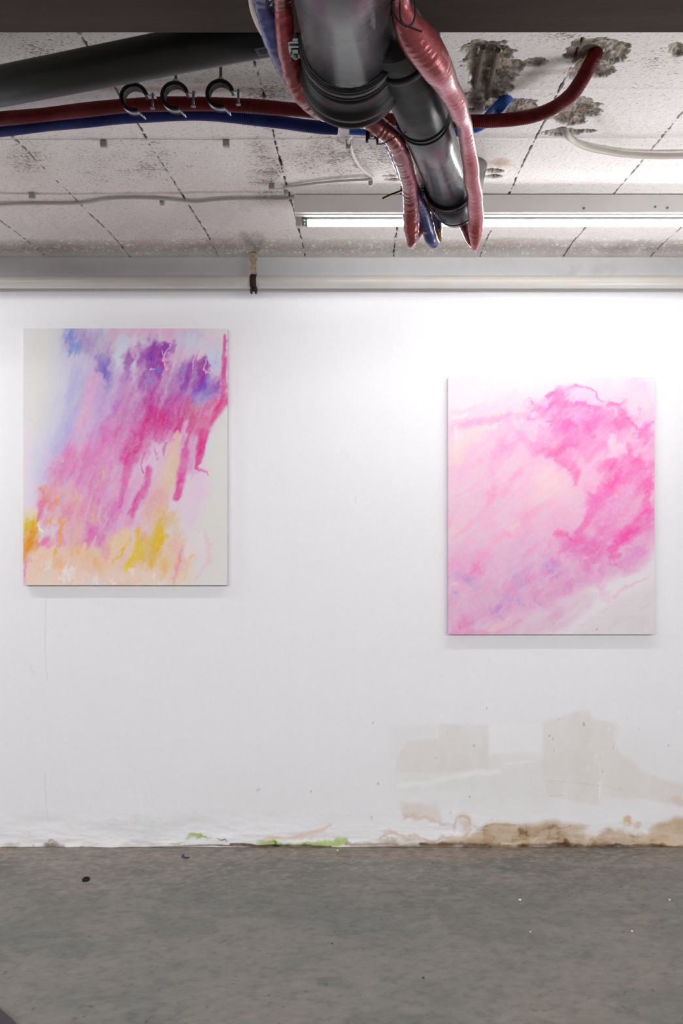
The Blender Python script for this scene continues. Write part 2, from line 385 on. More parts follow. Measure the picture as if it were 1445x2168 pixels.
bow = .0022*(fbm(GX*2.2, GZ*2.2, 71)-.5)+.0012*(fbm(GX*14, GZ*14, 72)-.5)
low = np.clip((.16-GZ)/.16, 0, 1)
bow = bow-low*.010*(fbm(GX*9, GZ*30, 73)-.35)
V = np.stack([GX, WALL_Y+bow, GZ], -1).reshape(-1, 3)
M_wall = attr_mat('painted_plaster', .75, .16, 90, .002, .012, 60, .25)
o = sheet('wall_back', V, len(wx), len(wz), M_wall, lin(rgb))
tag(o, kind='structure')

# --- ceiling: painted hollow slabs with open joints, spalled patches and a dusty cove with shade painted in
JX = [-1.593, -1.256, -.924, -.578, -.241, .107, .444, .772, 1.11, 1.447]
xs = np.arange(-1.75, 1.6, .005)
fine = np.concatenate([j+np.arange(-.009, .0091, .0018) for j in JX]+[np.arange(.2, .86, .0026)])
cxs = np.unique(np.round(np.concatenate([[-4.5, -3, -2], xs, fine, [2, 3, 4.5]]), 4))
cys = np.unique(np.round(np.concatenate([[-4, -2, 0, .9], np.arange(1.3, 3.14, .005), np.arange(1.62, 2.18, .003), [3.13, 3.138, 3.15]]), 4))
GX, GY = np.meshgrid(cxs, cys)
YS = np.maximum(GY, 1.0)
px, py = CX+FOC*GX/YS, CY-FOC*(CEIL_Z-EYE)/YS
z = np.full(GX.shape, CEIL_Z)+.002*(fbm(GX*6, GY*6, 31)-.5)
CEIL = [
 ('e', 240, 440, 900, 160, 0, 'd3ccc8', .7, 0, .5), ('e', 380, 480, 420, 60, 0, 'cec7c3', .6, 0, .6), ('s', [(0, 522), (720, 524), (1445, 522)], 12, 'a89f98', .75, 0, .2),  # cove strips, here and below: grime with the dimness there painted in
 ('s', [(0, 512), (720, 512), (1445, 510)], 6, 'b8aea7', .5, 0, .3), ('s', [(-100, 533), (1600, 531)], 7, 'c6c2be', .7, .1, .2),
 ('s', [(180, 187), (380, 189), (600, 192)], 7, 'b79f98', .6, 0, .3), ('s', [(1010, 156), (1130, 158), (1210, 150)], 6, 'b5a8a4', .5, 0, .4), ('s', [(960, 287), (1500, 287)], 5, 'cfcac8', .6, .1, .2),  # first two: soft shadows of the red hose painted on; last: a seam
 ('s', [(-100, 294), (720, 293)], 2.0, 'a89994', .75, .2, .1), ('s', [(-100, 297), (720, 296)], 1.5, 'e2dedb', .6, .2, .1), ('s', [(-100, 409), (620, 407)], 2.4, 'b3a59f', .7, .2, .15),
 ('e', 690, 335, 90, 40, 0, 'c6bdb8', .7, 0, .8), ('e', 565, 350, 36, 70, 0, 'c8beb9', .6, 0, .8), ('e', 480, 100, 90, 24, 0, 'bfb4ae', .6, 0, .8), ('e', 60, 340, 70, 40, 0, 'cdc4be', .5, 0, .8),
 ('e', 1052, 356, 30, 10, 0, 'b3917c', .8, .05, .5), ('e', 1300, 280, 60, 20, 60, 'dcd5d0', .5, 0, .8), ('e', 1270, 240, 20, 20, 0, 'cbc2bb', .6, 0, .8),
 ('e', 540, 510, 30, 12, 0, '8d8378', .6, 0, .5),
]
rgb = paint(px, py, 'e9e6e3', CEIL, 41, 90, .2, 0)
# joints between the slabs
gap = np.zeros(GX.shape)
for k, j in enumerate(JX):
    wob = .006*(fbm(GY*6, GY*0+k, 33)-.5)+.003*(fbm(GY*45, GY*0+k, 34)-.5)
    op = fbm(GY*85, GY*0+k*3.7, 35, 2, .6)+.6*(fbm(GY*5, GY*0+k*1.3, 36)-.5)
    wd = .0040*np.clip((op-.34)*4.0, 0, 1)*(.45+1.1*fbm(GY*60, GY*0+k, 37, 2))
    if j > .2: wd = wd*.8
    g = sstep(0, .0022, wd-np.abs(GX-j-wob))
    gap = np.maximum(gap, g)
    lip = np.exp(-((GX-j-wob)/.008)**2)
    z = z-.0012*lip*(fbm(GX*200, GY*60, 38, 3)-.2)
z = z+.014*gap
# spalled patches
SP = [(1030, 118, 52, 34), (1040, 165, 46, 40), (1085, 138, 24, 14), (1020, 212, 40, 20), (1090, 225, 48, 16), (1132, 131, 24, 9), (1262, 112, 58, 30), (1255, 145, 42, 22), (1225, 160, 30, 10), (1215, 228, 50, 22), (1205, 252, 34, 12), (1190, 279, 42, 7.5), (1158, 248, 22, 4), (1225, 278, 26, 4), (1046, 361, 18, 4.5), (1045, 373, 14, 3), (1432, 105, 16, 14), (1238, 88, 24, 7), (1300, 98, 30, 9), (1000, 232, 22, 5), (825, 372, 12, 2), (832, 380, 14, 2)]
fld = np.full(GX.shape, -9.0)
for x0, y0, rx, ry in SP:
    fld = np.maximum(fld, (1-np.hypot((px-x0)/rx, (py-y0)/ry))*min(1, ry/18+.35))
jag = (fbm(GX*24, GY*60, 51, 5, .68)-.5)*1.0+.10
near = fld > -2
sp = np.where(near, sstep(0, .07, fld+jag*np.where(fld > -.7, 1, 0)), 0)
agg = fbm(GX*120, GY*120, 52, 5, .7); ag2 = fbm(GX*26, GY*40, 53, 4)
z = z+sp*(.006+.010*np.clip(fld, 0, 1)+.012*(agg-.4)+.008*(ag2-.5))
ca = hexrgb('978e86'); cb = hexrgb('cbc4bb'); cc = hexrgb('665e57'); cd = hexrgb('ad9c8b')
t = sstep(.36, .62, agg)[..., None]; q = ca*(1-t)+cb*t
t = sstep(.55, .40, ag2)[..., None]*.7; q = q*(1-t)+cc*t
t = (sstep(.6, .7, fbm(GX*50, GY*50, 54, 3))*.6)[..., None]; q = q*(1-t)+cd*t
rgb = rgb*(1-sp[..., None])+q*sp[..., None]
rgb = rgb*(1-gap[..., None]*.85)+hexrgb('3a3430')*gap[..., None]*.85
ridge = np.exp(-((GY-2.103)/.006)**2)+.8*np.exp(-((GY-2.503)/.007)**2)+.6*np.exp(-((GY-1.845)/.008)**2)
z = z-.0015*ridge
# grainy skin and the drooping cove at the wall
z = z-.0010*(fbm(GX*120, GY*120, 61, 2)-.5)*(1-sp)
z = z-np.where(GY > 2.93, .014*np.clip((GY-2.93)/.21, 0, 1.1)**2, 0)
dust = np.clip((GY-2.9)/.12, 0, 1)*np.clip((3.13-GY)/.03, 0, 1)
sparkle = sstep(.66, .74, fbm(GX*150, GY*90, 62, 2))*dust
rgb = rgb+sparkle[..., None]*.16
z = z-.0016*sparkle
dirt = .13*np.clip(fbm(GX*3.2, GY*4.5, 63, 4)*1.9-.45, 0, 1)*np.clip((.6-GX)/.9, .25, 1)
for x0, y0, rx, ry, a in [(565, 345, 50, 90, .8), (700, 335, 100, 50, .8), (470, 110, 140, 40, .7), (110, 100, 120, 30, .6), (50, 335, 60, 50, .5), (300, 340, 120, 60, .45), (560, 200, 60, 60, .6), (200, 350, 60, 60, .35), (1400, 120, 60, 40, .5), (1200, 80, 90, 20, .5), (820, 330, 60, 50, .6)]:
    dirt = np.maximum(dirt, a*np.clip(1.2-np.hypot((px-x0)/rx, (py-y0)/ry), 0, 1)*np.clip(fbm(GX*16, GY*24, 64)*2-.35, 0, 1.2))
dirt = np.clip(dirt, 0, 1)*(1-sp)
V = np.stack([GX, GY, z], -1).reshape(-1, 3)
M_ceil = attr_mat('sprayed_concrete', .9, .4, 170, .003, .035, 130, .15, None, (330, (.4, 1, 1), '5d5047'))
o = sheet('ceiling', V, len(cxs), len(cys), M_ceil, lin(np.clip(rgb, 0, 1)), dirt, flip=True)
tag(o, kind='structure')

# --- floor: worn screed
fx = np.concatenate([[-4.5, -3, -2.2], np.arange(-1.7, 1.56, .0065), [2, 3, 4.5]])
fy = np.concatenate([[-4, -2, 0, 1, 1.6], np.arange(1.98, 3.16, .0055)])
GX, GY = np.meshgrid(fx, fy)
a1 = fbm(GX*1.6, GY*3.2, 81, 5, .55); a2 = fbm(GX*5, GY*9, 82, 5, .6); a3 = fbm(GX*40, GY*70, 83, 3, .6); a4 = fbm(GX*.9, GY*1.6, 84, 3)
c = np.ones(GX.shape+(3,))*hexrgb('7a7a75')
def blend(m, h):
    global c
    c = c*(1-m[..., None])+hexrgb(h)*m[..., None]
blend(.65*sstep(.42, .62, a1), '7f7b74'); blend(.6*sstep(.5, .66, a2), '827d76'); blend(.6*sstep(.5, .36, a2), '6b6d68')
nearw = np.clip((GY-2.72)/.4, 0, 1)
blend(nearw*.75*sstep(.44, .58, fbm(GX*2.6, GY*10, 85, 5, .6)), '8c827a'); blend(nearw*.6*sstep(.54, .42, fbm(GX*2.2, GY*8, 86, 5, .6)), '636462')
blend(np.clip((GY-2.98)/.12, 0, 1)*.7*np.clip(1.3*fbm(GX*3, GY*6, 87), 0, 1), '938478')
blend(sstep(.56, .72, a3)*.30*(.4+nearw), 'aaa29a'); blend(sstep(.44, .3, a3)*.3, '5a5854')
blend(sstep(.60, .66, fbm(GX*2.5, GY*22, 88, 4))*.3*nearw, 'a39b94')
pn = fbm(GX*60, GY*60, 89, 2)
blend(sstep(.86, .9, pn)*.55, '4c463f')
blend(sstep(.62, .70, fbm(GX*55, GY*130, 90, 3, .7))*.35*(.35+nearw), 'aaa49c'); blend(sstep(.58, .66, fbm(GX*11, GY*34, 91, 4, .65))*.28, '94897f')
h = .0012*(a3-.5)+.002*(a1-.5)
V = np.stack([GX, GY, np.where(GY > 1.9, h, 0)-.001], -1).reshape(-1, 3)
c = c*.90
M_floor = attr_mat('worn_screed', .62, .25, 120, .002, .07, 260, .35)
o = sheet('floor', V, len(fx), len(fy), M_floor, lin(np.clip(c, 0, 1)))
tag(o, kind='structure')

# --- outer walls of the garage and the downstand beam
M_white = mat('white_paint', 'd8d8d8', .8, c1='d2d2d2', scale=3)
for nm, lo, hi in (('wall_left', (-4.6, -4, 0), (-4.5, WALL_Y, CEIL_Z)), ('wall_right', (4.5, -4, 0), (4.6, WALL_Y, CEIL_Z)), ('wall_front', (-4.6, -4.1, 0), (4.6, -4, CEIL_Z))):
    tag(MB().box(lo, hi).build(nm, M_white), kind='structure')
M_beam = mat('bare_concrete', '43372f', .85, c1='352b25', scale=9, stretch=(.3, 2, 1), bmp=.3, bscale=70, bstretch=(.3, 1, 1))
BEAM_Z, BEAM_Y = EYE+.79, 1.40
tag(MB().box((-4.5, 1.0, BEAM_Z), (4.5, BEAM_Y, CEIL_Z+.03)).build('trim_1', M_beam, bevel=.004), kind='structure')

P1_BASE = 'e0e0de'
P1 = [
 # pale washes
 ('s',[(420,150,110),(390,420,120),(330,650,110),(250,880,100),(190,1080,70)],1,'d0d2e8',.75,.0,.6),
 ('s',[(150,700,30),(140,1000,60),(170,1150,70)],1,'e8dcea',.6,0,.6),
 ('s',[(560,200,150),(520,500,170),(450,800,170),(400,1000,160)],1,'cdc2e2',.85,.0,.7),
 ('s',[(900,200,260),(880,450,300),(760,750,300),(620,1050,340),(560,1300,330)],1,'e2b6dc',.9,.1,.8),
 ('s',[(1180,250,110),(1120,600,130),(1060,900,110),(1060,1150,100)],1,'e6cfe4',.8,.0,.8),
 ('s',[(132,1560),(500,1540),(980,1560)],110,'edd6c6',.9,.1,.8),
 ('s',[(250,1450),(600,1440),(1000,1420)],110,'ecccb8',.85,.1,.9),
 ('e',700,700,170,170,22,'d48cc8',.6,0,.8),('e',520,760,130,170,22,'d4a2d6',.5,0,.8),('e',930,500,230,120,14,'bc78c2',.6,0,.9),('e',640,480,120,170,20,'caa4da',.55,0,.8),('e',500,960,170,130,26,'e092c4',.6,0,.9),('e',420,1180,200,130,22,'e6a4b8',.55,0,1),('e',660,1110,110,170,18,'e29ecb',.6,0,1),
 # top clouds
 ('e',480,225,130,75,10,'b49ad2',.85,.1,1),('e',385,180,34,50,-20,'8fa2de',.85,.2,1),('e',432,262,42,40,0,'86a6e2',.85,.1,1),
 ('e',600,180,60,30,40,'a6b2e0',.7,.1,1),('e',660,190,40,60,45,'e0b2d4',.7,.1,1),
 ('e',690,270,50,125,22,'d6dcea',.95,.2,.8),('e',800,190,90,40,10,'dfdfec',.8,.1,1),('e',770,330,22,120,16,'dcdcea',.85,.2,.6),
 ('s',[(700,165),(860,158),(960,170)],22,'e4bfd8',.55,0,1.2),('e',905,185,60,22,0,'dfe2ee',.6,0,1),
 ('e',1060,225,120,65,0,'d5daeb',.95,.2,1.2),('e',1210,300,52,90,10,'cfd6ea',.9,.1,1),('e',1110,165,90,24,0,'bfc6e6',.6,0,1.2),
 ('e',1180,190,60,30,0,'e0d4e8',.7,0,1),('e',1000,270,30,90,12,'dcc6e2',.7,0,1),
 # pinkish lilac body streaks
 ('s',[(620,260,22),(560,330,26),(500,520,34),(470,700,40)],1,'e2b4d6',.7,0,.7),
 ('s',[(440,420,50),(410,620,50),(330,820,40)],1,'b9b8e0',.6,0,.6),
 ('e',590,345,45,95,14,'9a86d0',.9,.15,1),('e',600,440,30,70,14,'9fa0da',.6,0,1),('e',575,380,20,40,10,'8d76cc',.8,0,1),
 ('e',725,330,34,75,18,'b06cbc',.9,.2,1),('e',705,410,32,70,18,'a878c8',.8,.1,1),
 ('e',620,560,60,150,18,'c9a6d8',.7,0,.8),('e',690,600,60,170,16,'cf92cc',.75,0,.8),('e',560,640,50,130,18,'d0bade',.6,0,.8),
 # violet crowns
 ('e',850,290,72,105,8,'a458b4',.95,.3,1.1),('e',930,250,44,55,14,'a24cb4',.9,.4,1.1),('e',905,360,52,80,10,'b04ea8',.9,.15,1),
 ('e',830,420,60,90,14,'a868c0',.85,.1,1),('e',800,300,30,70,12,'b97cc6',.7,.1,1),('e',870,300,34,40,0,'8a5cc4',.7,0,1.4),
 ('e',900,385,18,26,0,'8088dc',.8,0,1.2),('e',845,440,20,50,14,'9a86d6',.8,0,1),('e',990,430,44,120,14,'b98ccc',.8,.0,1),
 ('e',960,520,60,110,14,'c07cc0',.7,0,1),('e',830,540,60,110,14,'c264b0',.8,.0,1),
 ('e',1050,385,46,70,10,'a868bc',.9,.2,1.1),('e',1140,370,60,75,0,'a84eac',.95,.35,1.1),('e',1095,460,110,95,10,'a45cb8',.9,.15,1),
 ('e',1165,330,46,42,0,'a456b0',.85,.3,1.2),('e',1150,510,66,72,20,'927cd0',.85,.1,1),('e',1110,560,46,60,26,'a488d2',.75,0,1),('e',1180,440,44,56,10,'9474cc',.7,0,1),
 ('e',1010,400,16,40,12,'8f8adc',.7,0,1),('e',1225,470,36,80,12,'b06cbc',.8,.1,1),('e',1235,330,20,60,5,'c8cce8',.8,.1,1),
 ('s',[(1272,190,8),(1268,320,16),(1266,460,18),(1262,560,20)],1,'dc74b0',.95,.3,.5),('s',[(1275,320),(1262,420)],10,'d860a0',.7,.2,.5),
 # pink body
 ('e',1000,600,200,70,12,'cc5cae',.85,.05,1),('e',900,660,130,80,22,'d0509e',.9,.1,1),('e',1010,665,160,62,14,'d4529e',.9,.15,.9),
 ('e',1120,640,80,50,35,'d07aa0',.75,0,1),('e',720,640,80,130,18,'cc86c2',.7,0,.9),('e',640,760,90,110,22,'dc8cc0',.75,0,.9),
 ('s',[(900,650,60),(800,760,66),(730,880,60)],1,'d8509e',.95,.1,.8),('e',880,740,90,60,20,'d868ac',.85,.1,1),
 ('e',560,850,120,80,30,'e094c6',.8,0,.9),('e',420,880,70,80,30,'e286be',.9,.05,.9),('e',350,960,60,90,24,'de8cc0',.8,.05,.9),
 ('e',500,960,90,90,26,'e08cc2',.75,0,1),('e',620,920,100,80,26,'dfa0cc',.7,0,1),('e',545,1080,70,110,18,'de86c0',.75,0,.9),
 ('e',290,1110,66,90,26,'e6869e',.85,.05,1),('e',230,1190,30,60,16,'e088b8',.85,.1,.9),('e',270,1240,40,60,20,'e690b0',.6,0,1),
 # right tail and white outside
 ('s',[(1280,540,26),(1240,600,34),(1190,660,34),(1150,780,26),(1130,900,14)],1,'e0609e',.95,.35,.55),
 ('s',[(1215,545,26),(1130,640,40),(1080,720,40)],1,'dc6aa6',.8,.1,.8),('e',1140,600,60,26,-50,'d48890',.5,0,1),
 ('e',1090,800,52,110,12,'d894c4',.8,.05,1),('e',1100,880,40,70,10,'dca8d0',.7,0,1),
 ('s',[(1340,560,40),(1300,680,70),(1270,820,90),(1260,960,90),(1240,1150,110),(1270,1350,70)],1,'e0e0de',1,.55,.35),
 ('s',[(1205,700),(1185,800),(1170,880)],16,'d8e0ea',.7,0,.6),
 # lilac cells, peach tongues, drips
 ('e',860,910,56,90,16,'e6c6e0',.9,.25,1.6),('e',770,1000,34,90,18,'e2bcd8',.85,.2,1.4),('e',930,900,40,80,16,'e4c0da',.85,.2,1.6),('e',840,860,30,40,0,'e0a6d0',.7,.2,1.8),
 ('s',[(1012,720,10),(1000,790,30),(980,900,50),(930,1050,60),(860,1200,70)],1,'e8c4b8',.9,.2,.8),('s',[(1000,900,26),(975,1010,30)],1,'e6c8a4',.8,.1,.8),
 ('e',880,1130,60,80,18,'e4b2ba',.8,.05,1),('e',900,1020,40,70,18,'e8bccc',.7,0,1.2),
 ('s',[(1070,660,12),(1045,720,16),(1060,740,10)],1,'e4c4dc',.75,.2,1),('s',[(1085,720,9),(1070,790,8),(1050,830,9)],1,'dc60a4',.85,.2,1),
 ('s',[(1060,840,24),(1040,920,26),(1020,1010,26),(1000,1095,24)],1,'e070b0',.92,.3,.85),('s',[(1040,930,16),(1000,1105,18)],1,'e068ac',.8,.5,.4),('e',1075,930,34,60,8,'e0a0cc',.7,.1,1),
 ('s',[(1150,720,22),(1130,830,18),(1120,920,12),(1128,945,9),(1172,972,5)],1,'e060a4',.9,.3,.9),('e',1110,960,34,26,0,'e4a0cc',.6,0,1.6),
 ('s',[(850,940,20),(830,1040,24),(790,1110,28),(745,1190,24)],1,'de6cae',.88,.2,1.0),('s',[(740,900,34),(715,1000,20),(690,1080,14),(675,1160,12)],1,'de72b2',.8,.3,.9),
 ('s',[(820,850,7),(800,920,6),(815,960,5)],1,'d868aa',.7,.3,1),('s',[(940,800,8),(925,860,8)],1,'d868aa',.7,.3,1),('s',[(880,830,6),(900,880,5)],1,'dc78b4',.6,.3,1.2),
 ('e',1110,1080,60,130,14,'e6d0e4',.85,.1,.8),('e',1070,1210,50,90,12,'e4d2e4',.7,.05,.9),
 # lower washes
 ('e',370,1050,60,60,20,'e8b4b8',.6,0,1.4),('e',300,1080,20,40,20,'e4bc84',.6,.1,1.6),('e',345,1120,16,46,20,'e6c07c',.7,.1,1.6),('e',590,1010,24,90,14,'dcb4b4',.75,.05,1.2),
 ('e',440,1120,44,80,22,'e8b4ac',.7,0,1.4),('e',410,1200,90,80,22,'e69ab4',.7,0,1),('e',640,1200,46,90,10,'dc88c0',.85,.15,1),
 ('e',555,1210,40,44,10,'e0b8b0',.85,.25,1.2),('e',570,1310,90,66,30,'e080bc',.95,.35,1),('e',500,1340,40,40,20,'e48cb8',.7,.1,1.2),('s',[(545,1320,6),(525,1380,5)],1,'ecc0dc',.8,.3,1),
 ('e',440,1330,50,70,24,'e6bcae',.75,.1,1.2),('e',350,1270,20,60,14,'e8b878',.75,.15,1.6),('e',330,1350,40,60,20,'e694ba',.75,.05,1.2),('e',245,1370,40,40,30,'e88ebc',.85,.1,1),
 ('e',300,1250,16,30,10,'ecb45c',.8,.2,1.6),('e',380,1260,12,40,14,'ecb86c',.8,.2,1.4),('e',330,1330,14,60,20,'ecb45c',.8,.1,1),('e',290,1430,14,50,16,'e8b868',.8,.1,1),
 ('e',270,1190,26,36,20,'dcc4d6',.8,.2,1.4),
 ('s',[(140,1180,30),(190,1180,26)],1,'e6d4b8',.7,0,.8),('e',165,1245,52,60,40,'e0c448',.95,.1,.7),('e',180,1290,40,50,10,'e2b04c',.9,.1,.8),('e',165,1350,56,70,0,'e4a24c',.95,.1,.8),('e',150,1440,26,60,0,'e4a070',.8,0,.8),
 ('e',500,1420,130,60,10,'ecc8a0',.7,0,1.2),('e',400,1430,20,60,16,'ecbc7c',.7,.1,1.2),('e',465,1400,16,40,14,'ecc070',.7,.1,1.4),('e',560,1470,40,60,10,'ecbe88',.7,.05,1.2),('e',300,1500,40,40,10,'ecbc90',.7,.05,1.2),
 ('e',690,1340,70,70,20,'ead0aa',.85,.1,1),('e',640,1380,10,60,20,'e6a8b0',.6,.1,1),('e',740,1240,40,60,14,'e4b0c4',.6,0,1),
 ('e',950,1230,60,80,20,'e2bc84',.85,.1,1),('e',900,1230,40,60,20,'e8bca8',.6,0,1),
 ('e',905,1340,42,90,22,'e6c440',.97,.25,.9),('e',930,1290,34,50,24,'e2bc54',.85,.1,1),('e',780,1330,22,60,14,'e8c24c',.9,.2,1.1),('e',840,1330,40,60,18,'e8b484',.85,.05,1),
 ('e',785,1430,46,90,20,'e6c84c',.95,.2,.9),('e',860,1420,60,80,20,'e2c070',.9,.1,1),('e',750,1500,26,40,16,'e8d05c',.8,.1,1),('e',700,1410,10,50,18,'e6c058',.85,.1,.9),('e',670,1440,8,40,16,'e8c460',.8,.1,.9),
 ('e',940,1470,40,60,18,'e6c48c',.8,.05,1),('e',1010,1330,40,90,12,'e8bfae',.75,.05,1),('e',1010,1450,26,110,10,'eac0c8',.75,.05,1),('s',[(1030,1370,8),(1010,1440,12),(985,1580,10)],1,'e8a8ac',.6,.1,.8),
 ('e',1045,1400,26,80,6,'e8e2e6',.7,.1,1),('s',[(1063,1440),(1052,1480),(1040,1560)],3,'e8cc60',.55,.1,1),('e',1064,1445,8,10,0,'e8c840',.9,.3,.6),
 ('e',1130,1400,80,100,0,'e8dce4',.8,.2,1),('s',[(1100,1270,8),(1160,1290,8),(1190,1360,14),(1190,1440,14),(1150,1500,10),(1110,1560,10)],1,'e8c6d6',.55,.2,1.4),
 # white blooms along the foot
 ('e',240,1535,30,16,40,'eeeaec',.7,.1,1.8),('e',350,1550,40,26,0,'eeebee',.85,.2,1.6),('e',470,1560,60,20,0,'ece0dc',.7,.1,1.6),('e',530,1580,20,20,0,'f0eef0',.8,.2,1.4),('e',640,1580,26,16,0,'f0eeee',.8,.2,1.4),('e',790,1540,26,20,0,'eeece8',.7,.2,1.6),('e',870,1580,9,30,0,'eeeae8',.8,.2,1),('e',920,1585,20,16,0,'eeeae8',.7,.2,1),
 ('e',420,1590,60,14,0,'ecc8a4',.7,.1,1),('e',700,1600,160,16,0,'ecc8ac',.6,.1,1),
 ('s',[(175,1400,4),(150,1500,7),(136,1590,14)],1,'ecb8d8',.8,.1,.9),('s',[(155,1440,3),(140,1560,4)],1,'e890c0',.7,.1,.9),
 ('e',220,1260,8,10,0,'f2eef2',.9,.3,1),('e',222,1288,12,12,0,'f2eef2',.9,.3,1),
 # white veins
 ('s',[(965,215,4),(930,300,5),(940,370,5),(905,440,4)],1,'e8c2dc',.85,.3,1.6),('s',[(920,260,3),(945,320,3)],1,'e8d0e2',.8,.3,1.5),('s',[(960,330,6),(920,390,5),(890,470,4)],1,'e4b0d4',.6,.2,1.4),('s',[(850,380,4),(880,375,3)],1,'f0dcea',.8,.3,1.6),
 ('s',[(1090,330,3),(1085,400,3)],1,'e6c4dc',.8,.3,1.4),('s',[(1175,320,3),(1160,380,4),(1200,400,3)],1,'eed8ea',.85,.3,1.6),('s',[(560,285,3),(530,340,3)],1,'ecd0e2',.6,.3,1.4),
 ('s',[(165,645,4),(240,760,3)],1,'ecccd8',.6,.2,.8),
]
P1 += [('s',[(1160+8*(k%3),1340+k*17,3),(1200+(k*37)%28,1325+k*19,2)],1,'e8c0d2',.55,.2,.9) for k in range(8)]
P1 += [('s',[(1280,150,5),(1290,600,4)],1,'e8e0e4',.5,.2,.8)]

